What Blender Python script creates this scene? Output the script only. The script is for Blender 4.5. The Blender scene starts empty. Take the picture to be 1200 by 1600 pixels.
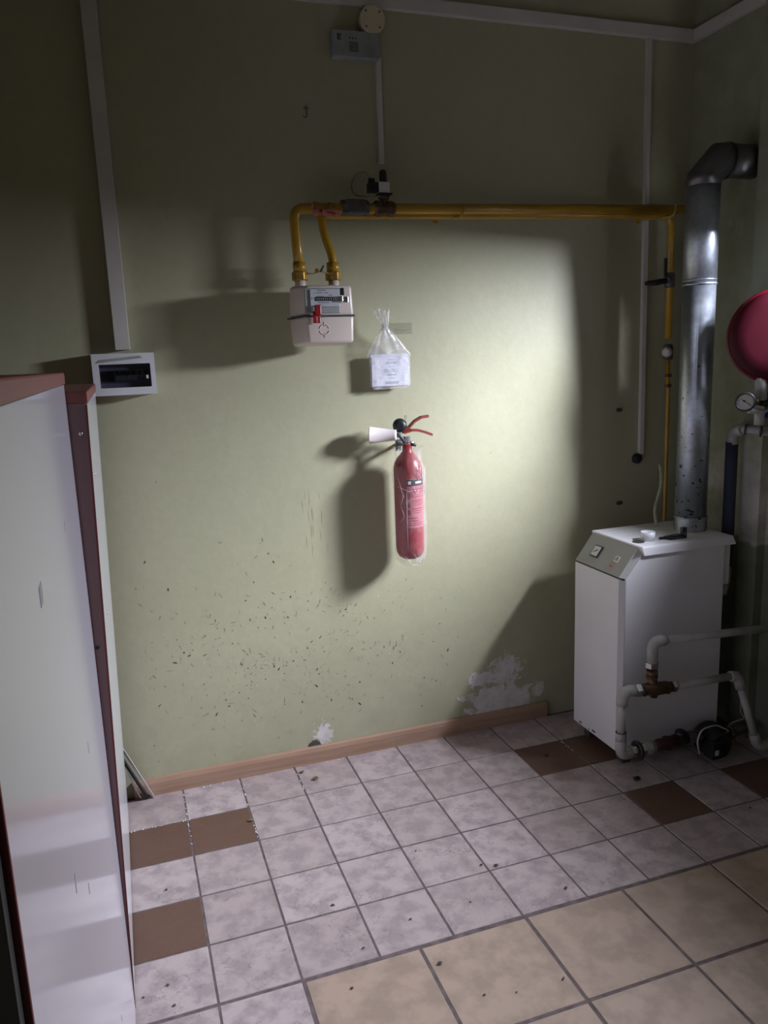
import bpy, bmesh, math, random
from mathutils import Vector, Matrix, noise
random.seed(7)
PI = math.pi
C = bpy.context.scene.collection
SC = bpy.context.scene

# ------------------------------------------------------------------ camera
F_PX = 1220.84
CR = Matrix(((0.94541178, 0.09716407, -0.3110558),
             (-0.32373111, 0.17063842, -0.93063457),
             (-0.03734618, 0.98053132, 0.1927786)))
# columns of the fitted rotation are the camera's right, up and back axes
CAMX = Vector((0.94541178, -0.32373111, -0.03734618))
def _rot():
    y, p, r = -0.32256682, 1.37680325, -0.03806929
    return Matrix.Rotation(y, 3, 'Z') @ Matrix.Rotation(p, 3, 'X') @ Matrix.Rotation(r, 3, 'Z')
ROT = _rot()
CLOC = Vector((-0.0907853, -2.6296280, 1.4657681))
cam_d = bpy.data.cameras.new('camera')
cam = bpy.data.objects.new('camera', cam_d)
C.objects.link(cam)
cam_d.sensor_fit = 'VERTICAL'
cam_d.sensor_height = 24.0
cam_d.lens = F_PX / 1600.0 * 24.0
cam_d.clip_start = 0.02
cam.matrix_world = Matrix.Translation(CLOC) @ ROT.to_4x4()
SC.camera = cam

# ------------------------------------------------------------------ light and exposure
SC.view_settings.view_transform = 'Standard'
SC.view_settings.look = 'None'
SC.view_settings.gamma = 1.0
SC.view_settings.use_curve_mapping = False
SC.view_settings.exposure = 0.0
W_ = bpy.data.worlds.new('world'); SC.world = W_; W_.use_nodes = True
W_.node_tree.nodes['Background'].inputs[0].default_value = (0.62, 0.75, 1.0, 1)
W_.node_tree.nodes['Background'].inputs[1].default_value = 0.2
# daylight coming in through the small window of the right wall
def area(name, loc, direction, sx, sy, power, color, spread=180):
    d = bpy.data.lights.new(name, 'AREA'); d.shape = 'RECTANGLE'
    d.size = sx; d.size_y = sy; d.energy = power; d.color = color; d.spread = math.radians(spread)
    o = bpy.data.objects.new(name, d); C.objects.link(o)
    o.location = loc
    o.rotation_euler = Vector(direction).to_track_quat('-Z', 'Y').to_euler()
    return o
_yw, _tl = 0.48, 0.90     # skylight falls steeply through the small high window
area('window_daylight', (2.47, -1.055, 1.899), (-math.cos(_tl) * math.cos(_yw), math.cos(_tl) * math.sin(_yw), -math.sin(_tl)), 0.33, 0.316, 154, (0.91, 0.945, 1.03), 166)
# weak warm fill lamp, added behind the photographer to lift the shaded sides
area('added_fill_lamp', (-0.9, -4.1, 1.4), (0.35, 1.0, -0.15), 0.8, 1.6, 0.9, (1.0, 0.88, 0.50), 140)

# ------------------------------------------------------------------ helpers
def at(px, py, Y=None, X=None, Z=None):
    """the world point that stands on the given plane along the line of sight of a pixel of the 1200x1600 photograph"""
    d = ROT @ Vector(((px - 600) / F_PX, -(py - 800) / F_PX, -1))
    if Y is not None: t = (Y - CLOC.y) / d.y
    elif X is not None: t = (X - CLOC.x) / d.x
    else: t = (Z - CLOC.z) / d.z
    return CLOC + d * t

class MB:
    def __init__(s): s.bm = bmesh.new()
    def box(s, a, b, bev=0.0, seg=2, rot=None):
        a = Vector(a); b = Vector(b); c = (a + b) / 2; d = b - a
        m = Matrix.Translation(c) @ (rot.to_4x4() if rot else Matrix.Identity(4)) @ Matrix.Diagonal((abs(d.x), abs(d.y), abs(d.z), 1))
        r = bmesh.ops.create_cube(s.bm, size=1, matrix=m)
        if bev > 0:
            vs = set(r['verts'])
            es = [e for e in s.bm.edges if e.verts[0] in vs and e.verts[1] in vs]
            bmesh.ops.bevel(s.bm, geom=es, offset=bev, segments=seg, profile=0.5, affect='EDGES')
        return s
    def cyl(s, p, q, r, r2=None, n=24, bev=0.0):
        p = Vector(p); q = Vector(q); r2 = r if r2 is None else r2
        s.tube([p, q], [r, r2], n)
        return s
    def ring(s, c, ax_u, ax_v, ru, rv, n):
        return [s.bm.verts.new(c + ax_u * (math.cos(2 * PI * i / n) * ru) + ax_v * (math.sin(2 * PI * i / n) * rv)) for i in range(n)]
    def tube(s, pts, r, n=16, caps=True, smooth=True):
        pts = [Vector(p) for p in pts]
        rs = r if isinstance(r, (list, tuple)) else [r] * len(pts)
        t0 = (pts[1] - pts[0]).normalized()
        u = t0.orthogonal().normalized()
        rings = []
        for i, p in enumerate(pts):
            if i == 0: t = t0; sc = 1
            elif i == len(pts) - 1: t = (pts[i] - pts[i - 1]).normalized(); sc = 1
            else:
                a = (pts[i] - pts[i - 1]).normalized(); b = (pts[i + 1] - pts[i]).normalized()
                t = (a + b).normalized() if (a + b).length > 1e-6 else a
            u = (u - t * u.dot(t)).normalized(); v = t.cross(u)
            rings.append(s.ring(p, u, v, rs[i], rs[i], n))
        for a, b in zip(rings, rings[1:]):
            for i in range(n):
                f = s.bm.faces.new((a[i], a[(i + 1) % n], b[(i + 1) % n], b[i])); f.smooth = smooth
        if caps:
            s.bm.faces.new(list(reversed(rings[0]))); s.bm.faces.new(rings[-1])
        return s
    def lathe(s, prof, origin=(0, 0, 0), axis=(0, 0, 1), n=32, smooth=True):
        """prof: list of (radius, height along axis)"""
        o = Vector(origin); ax = Vector(axis).normalized(); u = ax.orthogonal().normalized(); v = ax.cross(u)
        rings = [s.ring(o + ax * h, u, v, max(r, 1e-5), max(r, 1e-5), n) for r, h in prof]
        for a, b in zip(rings, rings[1:]):
            for i in range(n):
                f = s.bm.faces.new((a[i], a[(i + 1) % n], b[(i + 1) % n], b[i])); f.smooth = smooth
        s.bm.faces.new(list(reversed(rings[0]))); s.bm.faces.new(rings[-1])
        return s
    def prism(s, poly, vec):
        """poly: list of 3d points in a plane, extruded by vec"""
        vec = Vector(vec)
        a = [s.bm.verts.new(Vector(p)) for p in poly]; b = [s.bm.verts.new(Vector(p) + vec) for p in poly]
        n = len(a)
        s.bm.faces.new(a); s.bm.faces.new(list(reversed(b)))
        for i in range(n): s.bm.faces.new((a[i], b[i], b[(i + 1) % n], a[(i + 1) % n]))
        return s
    def hexnut(s, p, q, r): return s.tube([p, q], r, 6, smooth=False)
    def build(s, name, mat, parent=None, label=None, bevel=0.0):
        bmesh.ops.recalc_face_normals(s.bm, faces=s.bm.faces)
        me = bpy.data.meshes.new(name); s.bm.to_mesh(me); s.bm.free()
        me.materials.append(mat)
        o = bpy.data.objects.new(name, me); C.objects.link(o)
        if parent: o.parent = parent
        if bevel:
            m = o.modifiers.new('bevel', 'BEVEL'); m.width = bevel; m.segments = 2; m.limit_method = 'ANGLE'; m.angle_limit = math.radians(40)
        if label: o['label'] = label
        return o

def arc(p0, corner, p1, rad, n=7):
    """polyline from p0 to p1 with the corner rounded"""
    p0, c, p1 = Vector(p0), Vector(corner), Vector(p1)
    a = c + (p0 - c).normalized() * rad; b = c + (p1 - c).normalized() * rad
    out = [p0]
    for i in range(n + 1):
        t = i / n
        out.append(a.lerp(c, t).lerp(c.lerp(b, t), t))
    out.append(p1); return out

def rounded(points, rad, n=6):
    pts = [Vector(p) for p in points]; out = [pts[0]]
    for i in range(1, len(pts) - 1):
        c = pts[i]; d0 = pts[i - 1] - c; d1 = pts[i + 1] - c
        r = min(rad, d0.length * .45, d1.length * .45)
        a = c + d0.normalized() * r; b = c + d1.normalized() * r
        for k in range(n + 1):
            t = k / n; out.append(a.lerp(c, t).lerp(c.lerp(b, t), t))
    out.append(pts[-1]); return out

def tag(o, label, cat, group=None, kind=None):
    o['label'] = label; o['category'] = cat
    if group: o['group'] = group
    if kind: o['kind'] = kind
    return o
def thing(name, label, cat, loc=(0, 0, 0), group=None):
    o = bpy.data.objects.new(name, None); C.objects.link(o)
    o.location = loc; o.empty_display_size = 0.05
    return tag(o, label, cat, group)
def struct(o, label=None):
    o['kind'] = 'structure'
    if label: o['label'] = label
    return o
def reparent(root):
    """parts were built in world coordinates: keep them there under a root that stands at its base"""
    bpy.context.view_layer.update()
    inv = Matrix.Translation(root.location).inverted()
    for ch in root.children:
        if ch.matrix_parent_inverse == Matrix.Identity(4): ch.matrix_parent_inverse = inv

# ------------------------------------------------------------------ materials
def mat(name, col, rough=0.5, metal=0.0, var=0.0, vscale=8.0, bump=0.0, bscale=60.0, spec=0.5, coat=0.0, col2=None):
    m = bpy.data.materials.new(name); m.use_nodes = True
    nt = m.node_tree; b = nt.nodes['Principled BSDF']
    b.inputs['Base Color'].default_value = (*col, 1); b.inputs['Roughness'].default_value = rough
    b.inputs['Metallic'].default_value = metal; b.inputs['Specular IOR Level'].default_value = spec
    b.inputs['Coat Weight'].default_value = coat; b.inputs['Coat Roughness'].default_value = 0.08
    tc = nt.nodes.new('ShaderNodeTexCoord')
    n = nt.nodes.new('ShaderNodeTexNoise'); n.inputs['Scale'].default_value = vscale; n.inputs['Detail'].default_value = 6
    nt.links.new(tc.outputs['Object'], n.inputs['Vector'])
    if var or col2:
        r = nt.nodes.new('ShaderNodeValToRGB')
        c2 = col2 if col2 else tuple(c * (1 + var) for c in col)
        c1 = col if col2 else tuple(c * (1 - var) for c in col)
        r.color_ramp.elements[0].position = 0.35; r.color_ramp.elements[1].position = 0.65
        r.color_ramp.elements[0].color = (*c1, 1); r.color_ramp.elements[1].color = (*c2, 1)
        nt.links.new(n.outputs['Fac'], r.inputs[0]); nt.links.new(r.outputs[0], b.inputs['Base Color'])
    if bump:
        n2 = nt.nodes.new('ShaderNodeTexNoise'); n2.inputs['Scale'].default_value = bscale; n2.inputs['Detail'].default_value = 4
        nt.links.new(tc.outputs['Object'], n2.inputs['Vector'])
        bp = nt.nodes.new('ShaderNodeBump'); bp.inputs['Strength'].default_value = bump; bp.inputs['Distance'].default_value = 0.003
        nt.links.new(n2.outputs['Fac'], bp.inputs['Height']); nt.links.new(bp.outputs[0], b.inputs['Normal'])
    return m

class NT:
    """small helper to write shader graphs"""
    def __init__(s, m): s.m = m; s.nt = m.node_tree; s.b = s.nt.nodes['Principled BSDF']
    def node(s, t, **kw):
        n = s.nt.nodes.new(t)
        for k, v in kw.items(): setattr(n, k, v)
        return n
    def link(s, a, b): s.nt.links.new(a, b)
    def noise(s, vec, scale, detail=5, rough=0.5):
        n = s.node('ShaderNodeTexNoise'); n.inputs['Scale'].default_value = scale; n.inputs['Detail'].default_value = detail
        n.inputs['Roughness'].default_value = rough; s.link(vec, n.inputs['Vector']); return n.outputs['Fac']
    def ramp(s, fac, p0, c0, p1, c1):
        r = s.node('ShaderNodeValToRGB'); e = r.color_ramp.elements
        e[0].position = p0; e[0].color = (*c0, 1); e[1].position = p1; e[1].color = (*c1, 1)
        s.link(fac, r.inputs[0]); return r.outputs[0]
    def math(s, op, a, b=0.0, c=0.0, clamp=False):
        n = s.node('ShaderNodeMath', operation=op); n.use_clamp = clamp
        for i, v in enumerate((a, b, c)):
            if hasattr(v, 'is_output') or not isinstance(v, (int, float)): s.link(v, n.inputs[i])
            else: n.inputs[i].default_value = v
        return n.outputs[0]
    def mix(s, fac, a, b):
        n = s.node('ShaderNodeMix', data_type='RGBA')
        if isinstance(fac, (int, float)): n.inputs[0].default_value = fac
        else: s.link(fac, n.inputs[0])
        for i, v in ((6, a), (7, b)):
            if isinstance(v, tuple): n.inputs[i].default_value = (*v, 1)
            else: s.link(v, n.inputs[i])
        return n.outputs[2]
    def blob(s, x, z, cx, cz, rx, rz, warp, soft=0.25):
        """mask of an irregular ellipse on a wall, 1 inside"""
        dx = s.math('DIVIDE', s.math('SUBTRACT', x, cx), rx); dz = s.math('DIVIDE', s.math('SUBTRACT', z, cz), rz)
        d = s.math('SQRT', s.math('ADD', s.math('MULTIPLY', dx, dx), s.math('MULTIPLY', dz, dz)))
        d = s.math('ADD', d, warp)
        return s.math('DIVIDE', s.math('SUBTRACT', 1.0, d), soft, clamp=True)

def wall_material():
    m = bpy.data.materials.new('green_wall_paint'); m.use_nodes = True; g = NT(m)
    tc = g.node('ShaderNodeTexCoord'); P = tc.outputs['Object']
    sp = g.node('ShaderNodeSeparateXYZ'); g.link(P, sp.inputs[0]); x, y, z = sp.outputs
    big = g.noise(P, 2.2, 4); fine = g.noise(P, 45, 5, 0.6)
    base = g.ramp(big, 0.3, (0.405, 0.390, 0.258), 0.7, (0.435, 0.418, 0.284))
    sp2 = g.ramp(fine, 0.35, (0.97, 0.97, 0.97), 0.65, (1.02, 1.02, 1.02))
    mul = g.node('ShaderNodeMix', data_type='RGBA', blend_type='MULTIPLY'); mul.inputs[0].default_value = 1
    g.link(base, mul.inputs[6]); g.link(sp2, mul.inputs[7]); col = mul.outputs[2]
    # light grime near the skirting
    grime = g.math('MULTIPLY', g.math('SUBTRACT', 1.0, g.math('DIVIDE', z, 0.75), clamp=True), 0.28)
    col = g.mix(g.math('MULTIPLY', grime, g.ramp(g.noise(P, 9, 6), 0.35, (0, 0, 0), 0.7, (1, 1, 1))), col, (0.23, 0.22, 0.16))
    # bare plaster where the paint has flaked off above the skirting
    w = g.math('MULTIPLY', g.math('SUBTRACT', g.noise(P, 24, 6, 0.65), 0.5), 2.2)
    wx = g.math('MULTIPLY', g.math('SUBTRACT', g.noise(P, 55, 6, 0.7), 0.5), 3.2)
    pl = g.blob(x, z, 1.255, 0.095, 0.150, 0.080, w, 0.12)
    for a in ((1.275, 0.225, 0.075, 0.062, wx), (1.17, 0.205, 0.060, 0.035, wx), (0.524, 0.100, 0.034, 0.048, wx), (1.43, 0.12, 0.025, 0.03, wx)):
        pl = g.math('MAXIMUM', pl, g.blob(x, z, *a, 0.15))
    plc = g.ramp(g.noise(P, 30, 5), 0.3, (0.56, 0.52, 0.50), 0.7, (0.72, 0.68, 0.66))
    col = g.mix(pl, col, plc)
    # no strip in the paint; the paler band beside the conduit is window light
    g.link(col, g.b.inputs['Base Color'])
    g.b.inputs['Roughness'].default_value = 0.48; g.b.inputs['Specular IOR Level'].default_value = 0.35
    bp = g.node('ShaderNodeBump'); bp.inputs['Strength'].default_value = 0.35; bp.inputs['Distance'].default_value = 0.004
    h = g.math('ADD', g.math('MULTIPLY', g.noise(P, 14, 3), 0.8), g.math('MULTIPLY', g.noise(P, 130, 3), 0.10))
    h = g.math('SUBTRACT', h, g.math('MULTIPLY', pl, 0.35))
    g.link(h, bp.inputs['Height']); g.link(bp.outputs[0], g.b.inputs['Normal'])
    return m

def right_wall_material():
    m = bpy.data.materials.new('patchy_plaster_wall'); m.use_nodes = True; g = NT(m)
    tc = g.node('ShaderNodeTexCoord'); P = tc.outputs['Object']
    sp = g.node('ShaderNodeSeparateXYZ'); g.link(P, sp.inputs[0]); x, y, z = sp.outputs
    n = g.noise(P, 3.5, 6, 0.6)
    green = g.ramp(g.noise(P, 12, 5), 0.3, (0.27, 0.28, 0.19), 0.7, (0.34, 0.345, 0.25))
    pla = g.ramp(g.noise(P, 9, 5), 0.3, (0.40, 0.38, 0.33), 0.7, (0.56, 0.54, 0.50))
    # plaster shows more below the vessel
    k = g.math('MULTIPLY', g.math('SUBTRACT', 1.45, z, clamp=True), 0.45)
    f = g.math('DIVIDE', g.math('SUBTRACT', g.math('ADD', n, k), 0.62), 0.12, clamp=True)
    col = g.mix(f, green, pla)
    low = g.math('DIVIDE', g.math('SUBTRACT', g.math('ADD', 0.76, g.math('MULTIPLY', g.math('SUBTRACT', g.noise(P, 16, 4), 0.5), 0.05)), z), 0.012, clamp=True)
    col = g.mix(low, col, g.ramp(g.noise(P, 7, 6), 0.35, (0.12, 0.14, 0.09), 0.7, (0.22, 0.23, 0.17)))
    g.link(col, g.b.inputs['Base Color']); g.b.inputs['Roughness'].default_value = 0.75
    bp = g.node('ShaderNodeBump'); bp.inputs['Strength'].default_value = 0.5; bp.inputs['Distance'].default_value = 0.004
    g.link(g.noise(P, 30, 6, 0.6), bp.inputs['Height']); g.link(bp.outputs[0], g.b.inputs['Normal'])
    return m

def tile_material(name, c1, c2, vein, scale, rough=0.35, veins=0.6, lines=True):
    m = bpy.data.materials.new(name); m.use_nodes = True; g = NT(m)
    tc = g.node('ShaderNodeTexCoord'); info = g.node('ShaderNodeObjectInfo')
    vm = g.node('ShaderNodeVectorMath', operation='ADD'); g.link(tc.outputs['Object'], vm.inputs[0])
    sc = g.node('ShaderNodeVectorMath', operation='SCALE'); cb = g.node('ShaderNodeCombineXYZ')
    g.link(info.outputs['Random'], cb.inputs[0]); g.link(info.outputs['Random'], cb.inputs[1])
    g.link(cb.outputs[0], sc.inputs[0]); sc.inputs['Scale'].default_value = 13.0
    g.link(sc.outputs[0], vm.inputs[1]); P = vm.outputs[0]
    base = g.mix(info.outputs['Random'], c1, c2)
    blot = g.noise(P, scale, 7, 0.6)
    base2 = g.mix(g.ramp(blot, 0.42, (0, 0, 0), 0.60, (1, 1, 1)), base, vein)
    col = g.mix(veins, base, base2)
    if lines and veins > 0.3:
        nz = g.math('ABSOLUTE', g.math('SUBTRACT', g.noise(P, scale * 1.3, 3, 0.5), 0.5))
        v = g.math('SUBTRACT', 1.0, g.math('DIVIDE', nz, 0.016), clamp=True)
        patch = g.ramp(g.noise(P, scale * .5, 3), 0.45, (0, 0, 0), 0.55, (1, 1, 1))
        v = g.math('MULTIPLY', g.math('MULTIPLY', v, patch), 0.55)
        col = g.mix(v, col, tuple(c * .62 for c in vein))
    dust = g.noise(P, 60, 6, 0.7)
    col = g.mix(g.math('MULTIPLY', g.ramp(dust, 0.55, (0, 0, 0), 0.8, (1, 1, 1)), 0.25), col, (0.25, 0.2, 0.17))
    g.link(col, g.b.inputs['Base Color'])
    g.b.inputs['Roughness'].default_value = rough
    rr = g.ramp(g.noise(P, 10, 5), 0.3, (rough - .06,) * 3, 0.7, (rough + .12,) * 3); g.link(rr, g.b.inputs['Roughness'])
    bp = g.node('ShaderNodeBump'); bp.inputs['Strength'].default_value = 0.25; bp.inputs['Distance'].default_value = 0.002
    g.link(blot, bp.inputs['Height']); g.link(bp.outputs[0], g.b.inputs['Normal'])
    return m

def wood_material():
    m = bpy.data.materials.new('skirting_wood'); m.use_nodes = True; g = NT(m)
    tc = g.node('ShaderNodeTexCoord'); mp = g.node('ShaderNodeMapping'); mp.inputs['Scale'].default_value = (1.2, 30, 30)
    g.link(tc.outputs['Object'], mp.inputs[0])
    c = g.ramp(g.noise(mp.outputs[0], 3, 6, 0.6), 0.3, (0.30, 0.175, 0.115), 0.7, (0.42, 0.27, 0.19))
    g.link(c, g.b.inputs['Base Color']); g.b.inputs['Roughness'].default_value = 0.45
    return m

def film_material(name, fac=0.22, col=(0.9, 0.88, 0.92), rough=0.18, crease=0.40, nscale=38):
    """thin clear plastic film: mostly see-through, with sharp gloss and milky creases"""
    m = bpy.data.materials.new(name); m.use_nodes = True; g = NT(m); nt = m.node_tree
    out = nt.nodes['Material Output']
    g.b.inputs['Base Color'].default_value = (*col, 1); g.b.inputs['Roughness'].default_value = rough
    g.b.inputs['Specular IOR Level'].default_value = 0.9
    tr = g.node('ShaderNodeBsdfTransparent'); mx = g.node('ShaderNodeMixShader')
    tc = g.node('ShaderNodeTexCoord'); n = g.noise(tc.outputs['Object'], nscale, 4, 0.55)
    lw = g.node('ShaderNodeLayerWeight'); lw.inputs[0].default_value = 0.35
    f = g.math('ADD', g.math('MULTIPLY', g.ramp(n, 0.48, (0, 0, 0), 0.72, (1, 1, 1)), crease), fac)
    f = g.math('ADD', f, g.math('MULTIPLY', lw.outputs['Facing'], 0.18), clamp=True)
    g.link(f, mx.inputs[0]); g.link(tr.outputs[0], mx.inputs[1]); g.link(g.b.outputs[0], mx.inputs[2])
    g.link(mx.outputs[0], out.inputs[0])
    bp = g.node('ShaderNodeBump'); bp.inputs['Strength'].default_value = 0.6; bp.inputs['Distance'].default_value = 0.008
    g.link(g.noise(tc.outputs['Object'], nscale * .7, 3, 0.5), bp.inputs['Height']); g.link(bp.outputs[0], g.b.inputs['Normal'])
    return m

def glass_material(name, tint=(0.9, 0.95, 1.0), gloss=0.08, rough=0.03):
    m = bpy.data.materials.new(name); m.use_nodes = True; nt = m.node_tree
    out = nt.nodes['Material Output']; nt.nodes.remove(nt.nodes['Principled BSDF'])
    tr = nt.nodes.new('ShaderNodeBsdfTransparent'); tr.inputs[0].default_value = (*tint, 1)
    gl = nt.nodes.new('ShaderNodeBsdfGlossy'); gl.inputs['Roughness'].default_value = rough
    mx = nt.nodes.new('ShaderNodeMixShader'); mx.inputs[0].default_value = gloss
    nt.links.new(tr.outputs[0], mx.inputs[1]); nt.links.new(gl.outputs[0], mx.inputs[2]); nt.links.new(mx.outputs[0], out.inputs[0])
    return m

def galvanised():
    m = bpy.data.materials.new('galvanised_steel'); m.use_nodes = True; g = NT(m)
    tc = g.node('ShaderNodeTexCoord'); P = tc.outputs['Object']
    v = g.node('ShaderNodeTexVoronoi'); v.inputs['Scale'].default_value = 70; g.link(P, v.inputs['Vector'])
    c = g.ramp(v.outputs['Distance'], 0.0, (0.36, 0.39, 0.44), 0.9, (0.46, 0.49, 0.55))
    # dark pin-prick corrosion, more of it on the lower half
    sp = g.node('ShaderNodeSeparateXYZ'); g.link(P, sp.inputs[0])
    n = g.noise(P, 55, 3, 0.5)
    lowf = g.math('MULTIPLY', g.math('SUBTRACT', 1.62, sp.outputs[2], clamp=True), 0.16)
    s = g.math('DIVIDE', g.math('SUBTRACT', g.math('ADD', n, lowf), 0.73), 0.05, clamp=True)
    c = g.mix(s, c, (0.05, 0.05, 0.05))
    g.link(c, g.b.inputs['Base Color']); g.b.inputs['Metallic'].default_value = 0.9
    rr = g.ramp(g.noise(P, 12, 5), 0.3, (0.33,) * 3, 0.7, (0.50,) * 3)
    rr2 = g.mix(s, rr, (0.8, 0.8, 0.8)); g.link(rr2, g.b.inputs['Roughness'])
    bp = g.node('ShaderNodeBump'); bp.inputs['Strength'].default_value = 0.12; bp.inputs['Distance'].default_value = 0.002
    g.link(g.noise(P, 22, 4), bp.inputs['Height']); g.link(bp.outputs[0], g.b.inputs['Normal'])
    return m

M = {}
M['wall'] = wall_material(); M['rwall'] = right_wall_material()
M['ceiling'] = mat('ceiling_paint', (0.45, 0.44, 0.40), 0.8)
M['grout'] = mat('grout', (0.130, 0.098, 0.098), 0.9, var=0.3, vscale=30, bump=0.4)
M['tile_grey'] = tile_material('grey_marbled_tile', (0.505, 0.415, 0.415), (0.425, 0.34, 0.328), (0.27, 0.215, 0.225), 17, 0.35, 0.62)
M['tile_brown'] = tile_material('brown_tile', (0.145, 0.078, 0.056), (0.125, 0.064, 0.045), (0.11, 0.06, 0.042), 12, 0.5, 0.25)
M['tile_beige'] = tile_material('beige_cotto_tile', (0.455, 0.335, 0.262), (0.415, 0.303, 0.238), (0.26, 0.188, 0.150), 13, 0.45, 0.55, False)
M['wood'] = wood_material()
M['pvc'] = mat('white_pvc', (0.60, 0.57, 0.54), 0.45, var=0.05)
M['pvc_bright'] = mat('white_box_plastic', (0.68, 0.67, 0.70), 0.4, var=0.04)
M['grey_plastic'] = mat('grey_detector_plastic', (0.30, 0.31, 0.31), 0.5, var=0.12, vscale=14)
M['cream'] = mat('cream_box_plastic', (0.62, 0.54, 0.38), 0.5, var=0.05)
M['black'] = mat('black_plastic', (0.012, 0.012, 0.015), 0.45)
M['rubber'] = mat('black_rubber', (0.018, 0.018, 0.022), 0.8)
M['yellow'] = mat('yellow_gas_paint', (0.38, 0.215, 0.018), 0.32, var=0.12, vscale=9, bump=0.15, bscale=25, coat=0.2)
M['brass'] = mat('yellow_brass_nut', (0.38, 0.235, 0.05), 0.38, 0.55, var=0.25, vscale=30)
M['old_brass'] = mat('tarnished_brass', (0.105, 0.060, 0.032), 0.5, 0.5, var=0.35, vscale=35, bump=0.3)
M['grey_metal'] = mat('grey_cast_metal', (0.10, 0.095, 0.09), 0.55, 0.4, var=0.3, vscale=40, bump=0.4)
M['steel'] = mat('bright_steel', (0.55, 0.55, 0.57), 0.25, 0.95)
M['dark_steel'] = mat('dark_steel', (0.10, 0.10, 0.11), 0.5, 0.5)
M['red_tape'] = mat('red_seal_plastic', (0.28, 0.015, 0.02), 0.35)
M['red_tape_pale'] = mat('printed_red_seal', (0.48, 0.16, 0.15), 0.4, var=0.5, vscale=200)
M['meter'] = mat('cream_enamel', (0.66, 0.555, 0.505), 0.32, var=0.03, bump=0.08, bscale=150)
M['meter_face'] = mat('meter_dial_plate', (0.48, 0.50, 0.53), 0.35)
M['lens'] = glass_material('clear_window', (0.96, 0.97, 1.0), 0.06)
M['smoke'] = glass_material('smoked_window', (0.55, 0.55, 0.60), 0.05, 0.08)
M['paper'] = mat('white_paper', (0.72, 0.72, 0.80), 0.7, var=0.03)
M['ink'] = mat('grey_print', (0.20, 0.20, 0.25), 0.8)
M['film'] = film_material('clear_bag_film', 0.16)
M['sleeve'] = film_material('clear_sleeve_film', 0.06, (0.85, 0.78, 0.80), 0.14, 0.10, 22)
M['tape'] = film_material('clear_tape', 0.22, (0.50, 0.49, 0.36), 0.3, 0.03, 20)
M['ext_red'] = mat('red_cylinder_paint', (0.26, 0.016, 0.022), 0.38, var=0.08, vscale=6, coat=0.1)
M['ext_label'] = mat('pink_red_label', (0.40, 0.115, 0.14), 0.5, var=0.06, vscale=40)
M['handle_red'] = mat('red_handle_paint', (0.21, 0.022, 0.016), 0.45)
M['horn'] = mat('white_horn_plastic', (0.72, 0.64, 0.62), 0.45)
M['boiler'] = mat('white_boiler_enamel', (0.70, 0.68, 0.71), 0.30, var=0.02, bump=0.05, bscale=200)
M['boiler_panel'] = mat('grey_panel_enamel', (0.30, 0.30, 0.29), 0.42, var=0.03)
M['boiler_edge'] = mat('grey_enamel_edge', (0.50, 0.49, 0.50), 0.35)
M['rust'] = mat('rust', (0.22, 0.08, 0.02), 0.9, var=0.4, vscale=60)
M['galv'] = galvanised()
M['dark_flue'] = mat('dull_elbow_steel', (0.13, 0.125, 0.13), 0.38, 0.8, var=0.1, bump=0.12, bscale=20)
M['ppr'] = mat('grey_white_water_pipe', (0.37, 0.355, 0.34), 0.5, var=0.10, vscale=18)
M['foam'] = mat('dark_blue_pipe_foam', (0.035, 0.04, 0.075), 0.75, var=0.15)
M['vessel'] = mat('red_vessel_paint', (0.060, 0.003, 0.010), 0.5, spec=0.2)
M['vessel_dark'] = mat('red_vessel_rim', (0.13, 0.003, 0.012), 0.35, spec=0.4)
M['dial'] = mat('white_dial', (0.62, 0.60, 0.56), 0.4)
M['locker'] = mat('glossy_white_laminate', (0.62, 0.60, 0.66), 0.13, spec=0.7)
M['locker_old'] = mat('white_laminate_door', (0.62, 0.62, 0.63), 0.16, spec=0.6)
M['locker_red'] = mat('red_brown_laminate', (0.21, 0.062, 0.055), 0.45, var=0.04)
M['locker_edge'] = mat('dark_red_edging', (0.15, 0.022, 0.022), 0.5)
M['locker_side'] = mat('red_brown_side_board', (0.20, 0.115, 0.115), 0.35, var=0.05)
M['dark_front'] = mat('dark_grey_front', (0.05, 0.05, 0.045), 0.5, var=0.1)
M['leaf'] = mat('dry_leaf_crumb', (0.16, 0.12, 0.05), 0.9, var=0.4, vscale=90)
M['scuff_dark'] = mat('chipped_paint_dark', (0.085, 0.062, 0.045), 0.9)
M['scuff_mid'] = mat('scuffed_paint', (0.235, 0.22, 0.15), 0.9)
M['scuff_white'] = mat('chipped_paint_white', (0.62, 0.62, 0.58), 0.9)
M['cap'] = mat('translucent_white_cap', (0.80, 0.80, 0.83), 0.3)
M['wire_white'] = mat('white_wire', (0.50, 0.48, 0.42), 0.5)
M['wire_dim'] = mat('olive_grey_wire', (.22, .21, .13), .5)
M['clear_hose'] = film_material('clear_hose', 0.45, (0.55, 0.55, 0.45), 0.2)

# ------------------------------------------------------------------ room shell
WY = 0.012          # face of the back wall
RX = 2.084          # face of the right wall
XL, YN, CH = -1.15, -4.3, 2.98
MB().box((XL - .1, WY, -0.05), (RX + .35, WY + .15, CH)).build('wall_back', M['wall'])
wb = bpy.data.objects['wall_back']; struct(wb)
struct(MB().box((XL - .12, YN, -0.05), (XL, WY, CH)).build('wall_left', M['wall']))
# near wall with the doorway behind the camera
w = MB(); w.box((XL, YN - .12, 0), (-0.95 - .4, YN, CH)) if XL < -1.35 else None
w.box((-.45, YN - .12, 0), (RX + .3, YN, CH)); w.box((XL, YN - .12, 2.1), (-.45, YN, CH)); w.box((XL - .1, YN - .12, 0), (XL + .02, YN, 2.1))
struct(w.build('wall_near', M['wall']))
struct(MB().box((XL - .1, YN - .1, CH), (RX + .35, WY + .15, CH + .1)).build('ceiling', M['ceiling']))
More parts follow.
